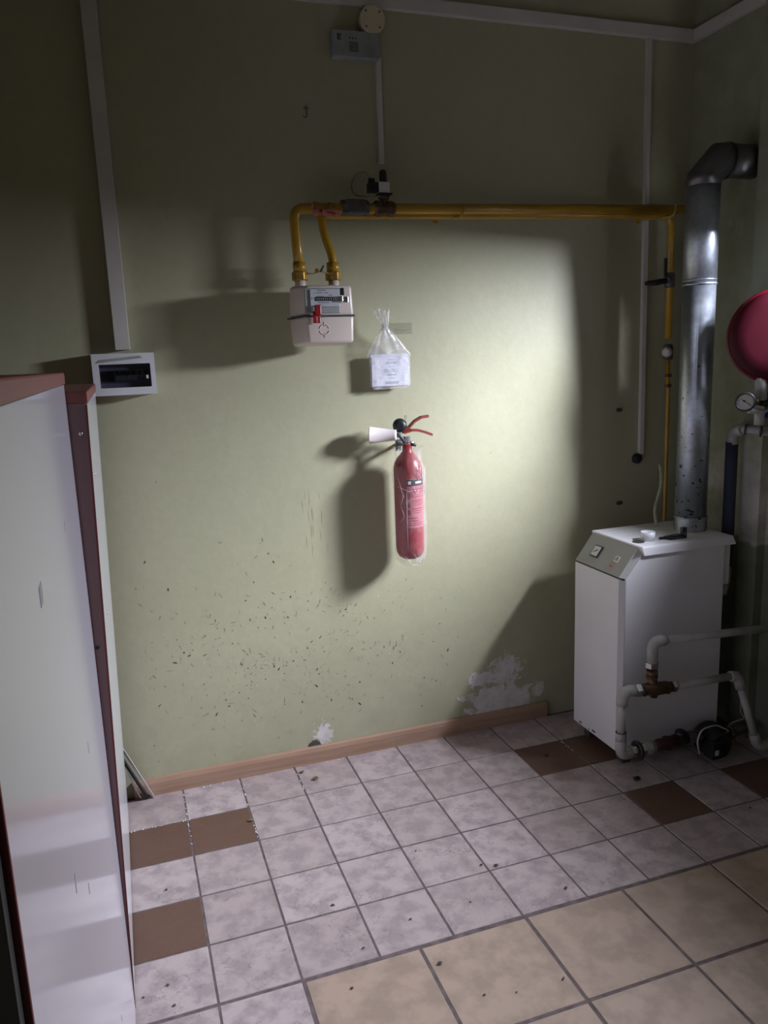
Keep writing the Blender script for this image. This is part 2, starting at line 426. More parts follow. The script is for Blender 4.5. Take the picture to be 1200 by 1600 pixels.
# right wall with the small window in a deep reveal
WIN = (-1.30, -0.60, 1.512, 1.846)
y0, y1, z0, z1 = WIN
w = MB()
w.box((RX, y1, -0.05), (RX + .045, WY, CH)); w.box((RX, YN, -0.05), (RX + .045, y0, CH))
w.box((RX, y0, -0.05), (RX + .045, y1, z0)); w.box((RX, y0, z1), (RX + .045, y1, CH))
w.box((RX - .037, -0.46, -0.0), (RX + .01, -0.3725, CH))      # shallow chimney breast
struct(w.build('wall_right', M['rwall']))
w = MB()
fx0, fx1 = RX + .012, RX + .040
for a, b in (((fx0, y0, z0), (fx1, y0 + .012, z1)), ((fx0, y1 - .012, z0), (fx1, y1, z1)), ((fx0, y0, z0), (fx1, y1, z0 + .012)), ((fx0, y0, z1 - .012), (fx1, y1, z1))): w.box(a, b, .003)
wf = struct(w.build('window_1', M['pvc_bright']))
MB().box((fx0 + .015, y0 + .011, z0 + .011), (fx0 + .02, y1 - .011, z1 - .011)).build('window_pane', M['lens'], wf)

# floor: mortar bed and every tile of its own
fl = struct(MB().box((XL - .1, YN - .1, -0.08), (RX + .35, WY + .12, -0.0018)).build('floor', M['grout']))
TS = 0.2
def tile_mesh(w, d, m, t=0.0065):
    b = MB(); b.box((-w / 2, -d / 2, -t), (w / 2, d / 2, 0), 0.0012, 1)
    bmesh.ops.recalc_face_normals(b.bm, faces=b.bm.faces)
    me = bpy.data.meshes.new('floor_tile'); b.bm.to_mesh(me); b.bm.free(); me.materials.append(m); return me
cache = {}
def put_tile(xa, xb, ya, yb, m, j=0.0055):
    w_, d_ = xb - xa - j, yb - ya - j
    k = (round(w_, 4), round(d_, 4), m.name)
    if k not in cache: cache[k] = tile_mesh(w_, d_, m)
    o = bpy.data.objects.new('floor_tile', cache[k]); C.objects.link(o); o.parent = fl
    o.location = ((xa + xb) / 2, (ya + yb) / 2, random.uniform(-.0006, .0004))
    o.rotation_euler = (random.uniform(-.0015, .0015), random.uniform(-.0015, .0015), random.uniform(-.002, .002))
    return o
brown = {(-1, 1), (0, 1), (-1, 3), (6, 1), (7, 1), (7, 3), (9, 3), (-4, 2), (10, 1)}
NX0 = -5
for c in range(NX0, 11):
    xa, xb = c * TS, min((c + 1) * TS, RX)
    if xb - xa < .03: continue
    for r in range(0, 18):
        ya, yb = -(r + 1) * TS, -r * TS
        if r >= 5 and c >= 1: continue
        if r >= 5: ya -= .004; yb -= .004
        if ya < YN: continue
        put_tile(xa, xb, ya, yb, M['tile_brown'] if (c, r) in brown else M['tile_grey'])
for c in range(0, 7):
    xa = 0.203 + .3 * c; xb = min(xa + .3, RX)
    for r in range(0, 9):
        yb = -1.006 - .2955 * r; ya = yb - .2955
        put_tile(xa, xb, ya, yb, M['tile_beige'], 0.0085)

# skirting board
b = MB()
prof = [(WY, 0), (WY - .016, 0), (WY - .016, .045), (WY - .011, .058), (WY - .004, .062), (WY, .062)]
b.prism([(-0.16, y, z) for y, z in prof], (1.62, 0, 0))
struct(b.build('baseboard_back', M['wood']))

# ------------------------------------------------------------------ wall wear: chips and scuffs, and the two loose wall plugs
def sliver(bm, x, z, ln, wd, ang, y):
    n = 6; ca, sa = math.cos(ang), math.sin(ang); vs = []
    for i in range(n):
        a = 2 * PI * i / n; u = math.cos(a) * ln / 2 * random.uniform(.7, 1.1); v = math.sin(a) * wd / 2 * random.uniform(.6, 1.3)
        vs.append(bm.verts.new((x + u * ca - v * sa, y, z + u * sa + v * ca)))
    bm.faces.new(vs)
for nm, key, cnt, lr, wr in (('paint_chips', 'scuff_dark', 120, (.004, .020), (.0018, .0065)), ('paint_scuffs', 'scuff_mid', 330, (.007, .030), (.0011, .0034)), ('white_paint_chips', 'scuff_white', 34, (.004, .010), (.002, .005))):
    b = MB(); k = 0
    while k < cnt:
        x = random.uniform(-.10, 1.25); z = random.triangular(.09, .95, .40)
        dens = math.exp(-((x - .38) / .48) ** 2) * (1 if z < .68 else .35) * (.25 + 1.5 * max(0, noise.noise(Vector((x * 7, z * 9, 2.0))) + .25))
        if random.random() > dens: continue
        a = random.choice([random.gauss(1.9, .6), random.gauss(.6, .5)])
        sliver(b.bm, x, z, lr[0] + (lr[1] - lr[0]) * random.random() ** 2.2, wr[0] + (wr[1] - wr[0]) * random.random() ** 1.8, a, WY - random.uniform(.0004, .0007)); k += 1
    if key == 'scuff_mid':
        for i in range(16):       # long vertical drip scratches
            x = .53 + random.uniform(-.04, .05); z = random.uniform(.80, 1.02)
            sliver(b.bm, x, z, random.uniform(.02, .07), .0009, PI / 2 + random.uniform(-.05, .05), WY - .0006)
        for i in range(26):       # sparse marks over the rest of the wall
            sliver(b.bm, random.uniform(-.1, 1.8), random.uniform(.15, 2.4), random.uniform(.003, .012), .002, random.uniform(0, 3), WY - .0006)
    o = b.build(nm, M[key], wb); o['kind'] = 'stuff'
# broken hole above the skirting
p = at(492, 1160, Y=WY)
b = MB(); vs = []
for i in range(11):
    a = PI * i / 10; r = random.uniform(.8, 1.1)
    vs.append((p.x + math.cos(a) * .026 * r, WY - .0012, .061 + math.sin(a) * .024 * r))
b.prism(vs, (0, .0010, 0)); b.build('plaster_hole', M['grey_metal'], wb)
# two empty fixing holes beside the thin conduit
for q in ((967, 641), (967, 786)):
    p = at(*q, Y=WY)
    b = MB(); b.box((p.x - .012, WY - .004, p.z - .006), (p.x + .014, WY + .002, p.z + .008), .002)
    b.tube([(p.x - .002, WY - .002, p.z), (p.x - .006, WY - .012, p.z - .004)], .003, 8)
    b.build('wall_plug', M['grey_metal'], wb)
# scrap of an old fixing high on the wall
p = at(478, 175, Y=WY)
b = MB(); b.tube([p + Vector((0, -.002, .018)), p + Vector((.001, -.006, 0)), p + Vector((0, -.010, -.016)), p + Vector((-.008, -.012, -.02)), p + Vector((-.012, -.008, -.014))], .0016, 6)
b.tube([p + Vector((-.009, -.003, .010)), p + Vector((.008, -.003, .011))], .0014, 6)
tag(b.build('wall_hook', M['grey_metal']), 'tiny dark bent hook in the green wall left of the thin conduit', 'hook')

# ------------------------------------------------------------------ cable ducts
def duct(name, a, b_, label, m='pvc', group=None, cat='cable duct', lid=None):
    o = MB().box(a, b_, .002).build(name, M[m]); tag(o, label, cat, group)
    return o
o = duct('cable_duct', (.05, WY - .022, 2.574), (RX - .001, WY, 2.616), 'long white cable duct running level along the top of the back wall')
o = duct('cable_duct', (RX - .022, -.372, 2.574), (RX, WY - .0225, 2.616), 'white cable duct at the top of the right wall above the flue elbow')
tl, tr = at(152, 300, Y=-.01), at(176, 300, Y=-.01)
tx = -.054; tw = .042
t = thing('cable_duct', 'wide white vertical cable duct rising from the fuse box', 'cable duct', (tx, WY, 1.52))
b = MB(); b.box((tx - tw / 2, WY - .030, 1.522), (tx + tw / 2, WY, 2.975), .0015); b.build('duct_base', M['pvc'], t)
b = MB(); b.box((tx - tw / 2 - .0015, WY - .034, 1.522), (tx + tw / 2 + .0015, WY - .0285, 2.975), .0015); b.build('duct_lid', M['pvc'], t)
reparent(t)
duct('cable_duct', (.8275 - .009, WY - .016, 2.105), (.8275 + .009, WY, 2.428), 'thin white vertical duct from the grey detector down to the gas valve')
t = thing('cable_duct', 'thin white vertical duct right of the gas pipe ending in a black socket', 'cable duct', (1.888, WY, 1.04))
b = MB(); b.prism([(1.868 + .0, WY - .016, 2.573), (1.886, WY - .016, 2.573), (1.897, WY - .016, 1.05), (1.879, WY - .016, 1.05)], (0, .016, 0)); b.build('duct_cover', M['pvc'], t)
p = at(998, 717, Y=-.01)
b = MB(); b.lathe([(.017, 0), (.020, .004), (.020, .016), (.016, .022), (.006, .024)], (p.x, WY, p.z), (0, -1, 0), 20); b.build('socket', M['rubber'], t, 'black round end socket')
reparent(t)

# ------------------------------------------------------------------ gas detector and junction box
dx0, dx1 = at(519, 68, Y=-.02).x, at(592, 70, Y=-.02).x
dz0, dz1 = at(555, 91, Y=-.02).z, at(555, 48, Y=-.02).z
t = thing('gas_detector', 'grey rectangular gas detector high on the wall below the round box', 'detector', ((dx0 + dx1) / 2, WY, dz0))
MB().box((dx0, WY - .036, dz0), (dx1, WY, dz1), .004).build('housing', M['grey_plastic'], t)
b = MB()
for i in range(3): b.lathe([(.0022, 0), (.0022, .0012)], (dx0 + .058 + i * .010, WY - .036, dz1 - .024), (0, -1, 0), 8)
b.build('indicator_lamp', M['black'], t)
b = MB()
for i in range(5): b.box((dx0 + .055, WY - .0366, dz0 + .018 + i * .006), (dx0 + .085, WY - .0355, dz0 + .0205 + i * .006))
b.build('sounder_slots', M['dark_steel'], t)
b = MB(); b.box((dx0 + .016, WY - .0368, dz1 - .032), (dx0 + .022, WY - .0355, dz1 - .013)); b.box((dx0 + .024, WY - .0368, dz1 - .022), (dx0 + .029, WY - .0355, dz1 - .013)); b.box((dx0 + .023, WY - .0368, dz1 - .032), (dx0 + .027, WY - .0355, dz1 - .025)); b.build('printed_mark', M['dark_steel'], t)
MB().box((dx1 - .032, WY - .0385, dz0 + .001), (dx1 - .001, WY - .034, dz1 - .001), .002).build('terminal_cover', M['grey_plastic'], t)
reparent(t)
p = at(583, 29, Y=-.03)
t = thing('junction_box', 'round cream junction box just under the level cable duct', 'junction box', (p.x, WY, p.z - .04))
b = MB(); b.lathe([(.042, 0), (.042, .030), (.039, .034)], (p.x, WY, p.z), (0, -1, 0), 32); b.build('base', M['cream'], t)
b = MB(); b.lathe([(.043, .031), (.043, .037), (.040, .039)], (p.x, WY, p.z), (0, -1, 0), 32); b.build('lid', M['cream'], t)
for a in (45, 135, 225, 315):
    b = MB(); b.lathe([(.0032, .0385), (.0032, .0405)], (p.x + .032 * math.cos(math.radians(a)), WY, p.z + .032 * math.sin(math.radians(a))), (0, -1, 0), 8); b.build('screw', M['dark_steel'], t)
b = MB(); b.tube([(p.x - .01, WY - .012, p.z + .04), (p.x + .0, WY - .014, p.z + .05), (p.x + .012, WY - .013, p.z + .051)], .006, 10); b.build('cable_gland', M['rubber'], t)
reparent(t)

# ------------------------------------------------------------------ fuse box
bx0, bx1 = at(147, 585, Y=-.045).x, at(243, 585, Y=-.045).x
bz0, bz1 = at(200, 617, Y=-.045).z, at(200, 552, Y=-.045).z
bx0 = -.149; yf = WY - .062
t = thing('fuse_box', 'white wall fuse box with smoked window beside the lockers', 'fuse box', ((bx0 + bx1) / 2, WY, bz0))
wx0, wx1 = bx0 + .020, bx1 - .014; wz0, wz1 = bz0 + .023, bz1 - .032
b = MB()
b.box((bx0, yf, bz0), (wx0, WY, bz1)); b.box((wx1, yf, bz0), (bx1, WY, bz1))
b.box((wx0, yf, bz0), (wx1, WY, wz0)); b.box((wx0, yf, wz1), (wx1, WY, bz1))
b.box((wx0 - .002, yf + .03, wz0 - .002), (wx1 + .002, WY, wz1 + .002))
bmesh.ops.remove_doubles(b.bm, verts=b.bm.verts, dist=1e-5)
b.build('housing', M['pvc_bright'], t)
MB().box((wx0 - .001, yf + .001, wz0 - .001), (wx1 + .001, yf + .004, wz1 + .001)).build('window_flap', M['smoke'], t)
b = MB()
nb = 6
for i in range(nb):
    x = wx0 + .045 + i * .0165
    br = MB(); br.box((x, yf + .010, wz0 + .022), (x + .0155, yf + .031, wz1 - .018), .001)
    bo = br.build('circuit_breaker', M['grey_plastic'], t)
    MB().box((x + .004, yf + .005, wz0 + .038), (x + .0115, yf + .010, wz0 + .052), .001).build('toggle', M['black'], bo)
MB().box((wx0 + .004, yf + .020, wz0 + .02), (wx0 + .04, yf + .029, wz1 - .02)).build('blank_cover', M['dark_steel'], t)
MB().box((wx1 - .015, yf - .002, wz0 + .025), (wx1 - .008, yf + .003, wz0 + .036), .001).build('latch', M['pvc'], t)
b = MB(); b.prism([(bx0 + .01, yf - .0005, wz1 + .004), (wx1 - .02, yf - .0005, wz1 + .017), (wx1 - .03, yf - .0005, wz1 + .024), (bx0 + .02, yf - .0005, wz1 + .014)], (0, .0004, 0))
b.build('torn_film_strip', M['grey_plastic'], t, 'torn grey film above the window')
reparent(t)

# ------------------------------------------------------------------ gas pipework
t = thing('gas_pipe', 'yellow gas pipework running from the meter along the wall towards the flue', 'pipe', (.5, -.1, 1.74))
GY = -.10
zmt = 1.712
mL = Vector((.503, GY, 1.735)); mR = Vector((.613, GY, 1.735))
ztop = at(700, 326, Y=GY).z; zt1 = at(470, 326, Y=GY).z
xe = 2.06
zr = at(1060, 326, Y=GY).z
main = rounded([(mL.x, GY, 1.735), (mL.x - .006, GY, 1.86), (mL.x - .008, GY, zt1), (.80, GY, (zt1 + ztop) / 2 - .0), (xe, GY, zr)], .045)
b = MB(); b.tube(main, .0165, 18); b.build('main_pipe', M['yellow'], t)
zl = at(700, 336, Y=GY + .03).z; zl2 = at(1010, 336, Y=GY + .03).z
pz = lambda x: zl + (zl2 - zl) * (x - 1.05) / .8
pv = at(1049, 350, Y=GY + .03)
b = MB(); b.tube(rounded([(mR.x, GY, 1.735), (mR.x + .001, GY + .0, 1.79), (mR.x - .020, GY + .012, 1.86), (mR.x - .026, GY + .022, 1.93), (mR.x + .012, GY + .03, pz(.66)), (1.2, GY + .03, pz(1.2)), (pv.x, GY + .03, pz(pv.x)), (pv.x + .002, GY + .03, 1.50)], .05, 8), .0138, 16)
b.build('branch_pipe', M['yellow'], t)
pbot = at(1052, 700, Y=GY + .03)
b = MB(); b.tube([(pv.x + .002, GY + .03, 1.44), (pv.x + .010, GY + .03, 1.30), (pv.x + .012, GY + .03, .72), (pv.x + .012, GY - .05, .62)], .0085, 14); b.build('drop_pipe', M['yellow'], t)
for q in (mL, mR):
    b = MB(); b.lathe([(.021, 1.744), (.0205, 1.774)], (q.x, q.y, 0), (0, 0, 1), 20); b.build('pipe_socket', M['yellow'], t)
    b = MB(); b.hexnut((q.x, q.y, 1.718), (q.x, q.y, 1.745), .0265); b.build('union_nut', M['brass'], t, bevel=.003)
# red sealed ball valve near the left bend
p = at(505, 326, Y=GY)
b = MB(); b.lathe([(.019, -.035), (.021, -.030), (.021, -.015), (.018, -.012), (.018, .012), (.021, .015), (.021, .028), (.018, .032)], (p.x, GY, zt1), (1, 0, 0), 18); b.build('ball_valve', M['brass'], t)
b = MB(); b.box((p.x - .040, GY - .026, zt1 - .020), (p.x + .010, GY - .0235, zt1 - .005), .001); b.box((p.x - .010, GY - .030, zt1 - .024), (p.x + .045, GY - .026, zt1 - .006), .001); b.box((p.x - .042, GY - .024, zt1 - .012), (p.x - .036, GY - .018, zt1 + .018), .001)
b.build('seal_tag', M['red_tape_pale'], t, 'red printed seal tape')
b = MB(); b.tube([(p.x - .02, GY - .023, zt1 - .010), (p.x + .03, GY - .026, zt1 - .018)], .006, 10); b.build('valve_lever', M['red_tape'], t)
# grey check valve
p = at(554, 324, Y=GY); zc = (zt1 + ztop) / 2
b = MB(); b.box((p.x - .034, GY - .024, zc - .021), (p.x + .034, GY + .020, zc + .024), .006); b.lathe([(.024, -.045), (.024, -.032)], (p.x, GY, zc), (1, 0, 0), 6, False); b.lathe([(.024, .032), (.024, .045)], (p.x, GY, zc), (1, 0, 0), 6, False)
b.build('filter_body', M['grey_metal'], t)
# solenoid valve
p = at(600, 324, Y=GY)
vx = p.x
b = MB(); b.lathe([(.022, -.034), (.025, -.028), (.025, -.012), (.020, -.008), (.020, .008), (.025, .012), (.025, .028), (.022, .034)], (vx, GY, zc), (1, 0, 0), 8, False)
b.tube([(vx, GY, zc + .015), (vx, GY, zc + .034)], .012, 12); b.tube([(vx, GY, zc + .030), (vx, GY, zc + .036)], .019, 8, smooth=False)
vb = b.build('solenoid_valve', M['old_brass'], t, 'tarnished brass valve body')
b = MB(); b.box((vx - .020, GY - .018, zc + .044), (vx + .017, GY + .018, zc + .080), .003); b.build('coil', M['pvc'], vb, 'grey white coil block')
b = MB(); b.box((vx - .022, GY - .020, zc + .040), (vx + .024, GY + .020, zc + .046), .001); b.build('coil_bracket', M['black'], vb)
b = MB(); b.lathe([(.011, .080), (.012, .086), (.0115, .112), (.008, .118)], (vx, GY, zc), (0, 0, 1), 16); b.build('coil_cap', M['black'], vb)
b = MB(); b.box((vx - .053, GY - .016, zc + .048), (vx - .020, GY + .014, zc + .078), .003); b.box((vx - .050, GY - .010, zc + .076), (vx - .030, GY + .008, zc + .092), .004); b.build('plug', M['black'], vb)
# pipe brackets
for wx_, px_ in ((1.020, 1.066), (1.853, 1.918)):
    zz = at(680, 344, Y=WY).z if wx_ < 1.2 else at(994, 345, Y=WY).z
    zp = ztop + (zr - ztop) * (px_ - 1.07) / .95
    b = MB(); b.tube(rounded([(wx_, WY + .004, zz), (wx_ + .004, WY - .02, zz + .001), (px_ - .004, GY - .012, zp - .028), (px_, GY - .020, zp - .012), (px_ + .004, GY - .019, zp + .012)], .01, 3), .0042, 10)
    b.box((wx_ - .008, WY - .002, zz - .010), (wx_ + .008, WY + .001, zz + .010))
    b.build('pipe_bracket', M['yellow'], t)
# lever valve on the vertical branch
p = at(1044, 438, Y=GY + .03); q = at(1040, 404, Y=GY); q2 = at(1038, 432, Y=GY)
b = MB(); b.lathe([(.015, -.028), (.019, -.022), (.019, .022), (.015, .028)], (pv.x + .001, GY + .03, p.z), (0, 0, 1), 10)
b.tube([(pv.x, GY + .03, p.z), (pv.x - .028, GY + .004, p.z)], .009, 10)
b.build('cock_valve', M['dark_steel'], t)
b = MB(); b.box((q.x - .0055, q.y - .006, q2.z - .002), (q.x + .0055, q.y + .003, q.z + .002), .003); b.build('valve_lever', M['rubber'], t)
e = at(1009, 443, Y=GY + .02)
b = MB(); b.tube([(e.x, GY + .02, e.z), (e.x + .045, GY + .015, e.z + .003), (pv.x - .012, GY + .015, p.z)], [.008, .0115, .010], 12); b.build('thermal_cut_off', M['rubber'], t)
# small regulator and union nuts further down
p = at(1044, 550, Y=GY + .02)
b = MB(); b.lathe([(.016, 0), (.019, .006), (.017, .020), (.008, .026)], (pv.x - .004, GY + .02, p.z), (-.9, -.5, 0), 14); b.build('regulator_cap', M['pvc'], t)
b = MB(); b.lathe([(.014, -.03), (.018, -.024), (.018, .022), (.014, .03)], (pv.x + .004, GY + .03, p.z), (0, 0, 1), 8, False); b.build('regulator_body', M['grey_metal'], t)
for py in (586, 602):
    p = at(1053, py, Y=GY + .03); b = MB(); b.hexnut((pv.x + .009, GY + .03, p.z - .006), (pv.x + .009, GY + .03, p.z + .006), .0135); b.build('pipe_nut', M['old_brass'], t)
b = MB(); b.tube(rounded([(vx - .044, GY, zc + .090), (vx - .055, GY + .01, zc + .115), (vx - .085, GY + .03, zc + .110), (vx - .098, GY + .04, zc + .075), (vx - .090, GY + .03, zc + .045), (vx - .045, GY - .02, zc + .030), (vx - .02, GY - .026, zc + .034)], .03), .0024, 8)
b.build('valve_cable', M['wire_dim'], t, 'pale looped cable at the valve plug')
reparent(t)

# ------------------------------------------------------------------ gas meter
mx0, mx1, mz0, mz1, my0, my1 = .470, .656, 1.513, 1.704, -.190, -.055
t = thing('gas_meter', 'cream gas meter hanging from the two yellow risers', 'gas meter', ((mx0 + mx1) / 2, -.1, mz0))
def shell(z0_, z1_, top):
    b = MB(); b.box((mx0, my0, z0_), (mx1, my1, z1_))
    vs = b.bm.verts[:]
    for v in vs:
        far = (v.co.z > (z0_ + z1_) / 2) == top
        if v.co.y < -.1 and v.co.x < .55: v.co.x += .022
        if v.co.y < -.1 and v.co.x > .6: v.co.x -= .006
        if far and v.co.y < -.1: v.co.z += (-.008 if top else .006)
        if far: v.co.x += .004 * (1 if v.co.x < .56 else -1)
    bmesh.ops.bevel(b.bm, geom=b.bm.edges[:], offset=.011, segments=4, profile=.5, affect='EDGES')
    for f in b.bm.faces: f.smooth = True
    return b
zs = at(500, 494, Y=-.17).z
shell(zs - .002, mz1, True).build('upper_shell', M['meter'], t)
shell(mz0, zs + .002, False).build('lower_shell', M['meter'], t)
b = MB(); b.prism([(mx0 - .006, my1 + .002, zs - .003), (mx0 + .018, my0 - .003, zs - .003), (mx1 - .004, my0 - .003, zs - .003), (mx1 + .006, my1 + .002, zs - .003)], (0, 0, .005)); b.build('clamp_band', M['dark_steel'], t)
for q in (mL, mR):
    b = MB(); b.lathe([(.022, 1.700), (.017, 1.706), (.017, 1.719)], (q.x, q.y, 0), (0, 0, 1), 20); b.build('connector', M['meter'], t)
fy = my0 - .004
ix0, ix1 = at(484, 460, Y=fy).x, at(530, 460, Y=fy).x; iz1, iz0 = at(505, 452, Y=fy).z, at(505, 478, Y=fy).z
ip = MB(); ip.box((ix0 - .017, my0 + .002, iz0 - .022), (ix1 + .002, fy + .0005, iz1 + .004), .003); io = ip.build('index_housing', M['lens'] if False else M['grey_plastic'], t)
MB().box((ix0, fy - .004, iz0 - .003), (ix1, fy - .0015, iz1), .001).build('index_plate', M['meter_face'], io)
cx0 = ix0 + .016
MB().box((cx0, fy - .006, (iz0 + iz1) / 2 - .010), (cx0 + .056, fy - .0035, (iz0 + iz1) / 2 + .002), .0005).build('counter_window', M['black'], io)
b = MB()
for i in range(8):
    b.box((cx0 + .004 + i * .0065, fy - .0066, (iz0 + iz1) / 2 - .0065), (cx0 + .0055 + i * .0065, fy - .0058, (iz0 + iz1) / 2 - .0015))
b.build('counter_digits', M['dial'], io)
b = MB()
for (u, v, l) in ((.024, .024, .026), (.020, .017, .020), (.046, .017, .012), (.012, .017, .004), (.022, .006, .020), (.026, -.012, .034), (.060, .010, .010)):
    b.box((ix0 + u, fy - .0047, (iz0 + iz1) / 2 + v - .004), (ix0 + u + l, fy - .0038, (iz0 + iz1) / 2 + v - .0015))
b.lathe([(.0025, .0038), (.0025, .0050)], (ix0 + .006, fy, (iz0 + iz1) / 2 - .002), (0, -1, 0), 10)
b.build('printed_lines', M['ink'], io)
MB().box((ix1 + .005, my0 - .003, iz1 - .018), (ix1 + .018, my0 + .001, iz1 + .004), .002).build('window_clip', M['black'], t)
b = MB(); b.box((ix1 - .010, fy - .012, iz0 + .012), (ix1 + .008, fy - .005, iz0 + .028), .001); b.box((ix1 + .009, fy - .010, iz0 + .009), (ix1 + .026, fy - .005, iz0 + .027), .001); b.lathe([(.0025, .012), (.0025, .0135)], (ix1 - .001, fy, iz0 + .020), (0, -1, 0), 10)
b.build('pulse_seal', M['steel'], t, 'clear square seal tag')
p = at(495, 479, Y=fy - .008); q = at(494, 505, Y=fy - .008)
b = MB(); b.box((q.x - .009, fy - .010, q.z), (p.x + .009, fy - .006, p.z - .014), .001); b.box((p.x - .008, fy - .013, p.z - .026), (p.x + .013, fy - .009, p.z + .005), .003)
b.build('seal_strip', M['red_tape'], t, 'red hanging seal strip')
MB().box((q.x - .000, fy - .0108, q.z + .003), (q.x + .006, fy - .0102, q.z + .020)).build('seal_window', M['red_tape_pale'], t)
c = at(507, 515, Y=my0)
b = MB()
for k in range(4):
    a0 = k * PI / 2 + .25; pts = [(c.x + .0155 * math.cos(a0 + i * .107), my0 - .0004, c.z + .0155 * math.sin(a0 + i * .107)) for i in range(11)]
    b.tube(pts, .0016, 6)
for s in (1, -1): b.tube([(c.x, my0 - .0004, c.z + s * .011), (c.x, my0 - .0004, c.z + s * .024)], .0015, 6)
b.build('embossed_mark', M['meter'], t)
b = MB(); b.tube([(mL.x + .02, GY - .022, 1.738), (.54, GY - .018, 1.738), (.565, GY - .022, 1.744), (.595, GY - .022, 1.738)], .0013, 6); b.lathe([(.007, -.0015), (.007, .0015)], (.553, GY - .024, 1.747), (0, 1, .2), 12); b.build('seal_wire', M['brass'], t)
b = MB(); b.tube([(.566, GY - .022, 1.745), (.577, GY - .024, 1.762)], .0035, 8); b.build('seal_tab', M['dark_steel'], t)
reparent(t)

# ------------------------------------------------------------------ hanging bag with papers
kn = at(601, 512, Y=-.050)
pl0, pl1 = at(581, 560, Y=-.030), at(639, 603, Y=-.030)
zb0, zb1 = pl1.z, at(600, 557, Y=-.03).z
pw = at(639, 580, Y=-.03).x - at(581, 580, Y=-.03).x
pc = (at(639, 580, Y=-.03).x + at(581, 580, Y=-.03).x) / 2
t = thing('paper_document', 'folded white printed sheets inside the hanging clear bag', 'paper', (pc, -.025, zb0))
for k, (dy, dx_) in enumerate(((0, 0), (.004, -.003), (.008, .002))):
    MB().box((pc - pw / 2 + dx_, -.031 + dy, zb0 + .003 - k * .001), (pc + pw / 2 + dx_, -.029 + dy, zb1 + .004 * k)).build('sheet', M['paper'], t)
b = MB()
hh = zb1 - zb0
for v, l in ((.88, .030), (.80, .040), (.76, .034), (.66, .022), (.56, .050), (.52, .046), (.48, .052), (.40, .036), (.38, .030), (.28, .022), (.16, .056), (.13, .048), (.10, .052)):
    z_ = zb0 + hh * v; x_ = pc + .004 - l / 2; xe_ = x_ + l
    while x_ < xe_:
        w_ = random.uniform(.003, .008); b.box((x_, -.0316, z_), (min(x_ + w_, xe_), -.0309, z_ + .0016)); x_ += w_ + .0014
o = b.build('printed_lines', M['ink'], t)
reparent(t)
def bag_mesh():
    b = MB(); n = 56
    H0, H1 = zb0 - .006, kn.z
    prof = []
    for i in range(34):
        s = i / 33
        if s < .62:
            u = s / .62; wdt = pw / 2 + .006 if u > .06 else (pw / 2 - .004); z = H0 + (zb1 - H0) * u; dep = .013
            if u < .06: dep = .004
        else:
            u = (s - .62) / .38; z = zb1 + (H1 - zb1) * u; wdt = (pw / 2 + .006) * (1 - u) ** .8 + .007; dep = .013 * (1 - u) + .006
        prof.append((z, wdt, dep, s))
    for j in range(1, 9):      # loose flared mouth above the knot
        u = j / 8; prof.append((H1 + .055 * u, .007 + .020 * u ** .8, .005 + .010 * u, 1 + u))
    rings = []
    for z, wdt, dep, s in prof:
        cx = pc + (kn.x - pc) * min(1, max(0, (z - zb1) / (H1 - zb1))) ; cy = -.026 + (-.050 + .026) * min(1, max(0, (z - zb1) / (H1 - zb1)))
        if s > 1: cx -= .012 * (s - 1); cy -= .01 * (s - 1)
        r = []
        for k in range(n):
            a = 2 * PI * k / n
            f = noise.noise(Vector((math.cos(a) * 3, math.sin(a) * 3, s * 1.2))) * .8 + math.sin(a * 9 + s * 3) * .45
            amp = .0022 if s < .6 else .0042
            if s > 1: amp = .007
            x = cx + math.cos(a) * (wdt + f * amp); y = cy + math.sin(a) * dep + f * amp * .7
            y = min(y, WY - .004)
            r.append(b.bm.verts.new((x, y, z + f * .001 + (f * .014 if s > 1.9 else 0) + (f * .003 if s == 0 else 0))))
        rings.append(r)
    for p_, q_ in zip(rings, rings[1:]):
        for k in range(n):
            f = b.bm.faces.new((p_[k], p_[(k + 1) % n], q_[(k + 1) % n], q_[k])); f.smooth = True
    b.bm.faces.new(list(reversed(rings[0])))
    return b
t = thing('plastic_bag', 'clear knotted plastic bag of papers taped to the wall under the gas pipe', 'bag', (pc, WY, zb0 - .01))
bag_mesh().build('bag_film', M['film'], t)
b = MB()
for k in range(7):
    b.tube([kn + Vector((.010 * math.cos(k * 1.3 + i * .35), .008 * math.sin(k * 1.3 + i * .35), -.008 + k * .003 + .003 * math.sin(i))) for i in range(9)], .0022, 6)
b.build('knot', M['film'], t)
tp = at(622, 513, Y=WY)
reparent(t)
b = MB(); b.box((tp.x - .03, WY - .0012, tp.z - .020), (tp.x + .052, WY - .0004, tp.z + .018)); b.tube([(tp.x - .01, WY - .002, tp.z - .004), (tp.x + .02, WY - .003, tp.z - .007), (tp.x + .045, WY - .002, tp.z - .004)], .0012, 6)
tag(b.build('adhesive_tape', M['tape']), 'strip of clear tape holding the hanging bag to the green wall', 'tape')

# ------------------------------------------------------------------ fire extinguisher
EY = -.078
et, eb = at(636, 700, Y=EY), at(642, 872, Y=EY)
ex = at(639, 790, Y=EY).x
ez0, ez1 = eb.z, at(637, 712, Y=EY).z
R_ = .0505
t = thing('fire_extinguisher', 'red carbon dioxide fire extinguisher with a white horn hanging on the wall', 'fire extinguisher', (ex, EY, ez0))
b = MB(); H = ez1 - ez0
b.lathe([(.012, 0), (.028, .003), (.041, .012), (.048, .026), (R_, .045), (R_, H - .045), (.047, H - .025), (.038, H - .008), (.026, H + .006), (.018, H + .016), (.016, H + .042)], (ex, EY, ez0), (0, 0, 1), 40)
b.build('cylinder', M['ext_red'], t)
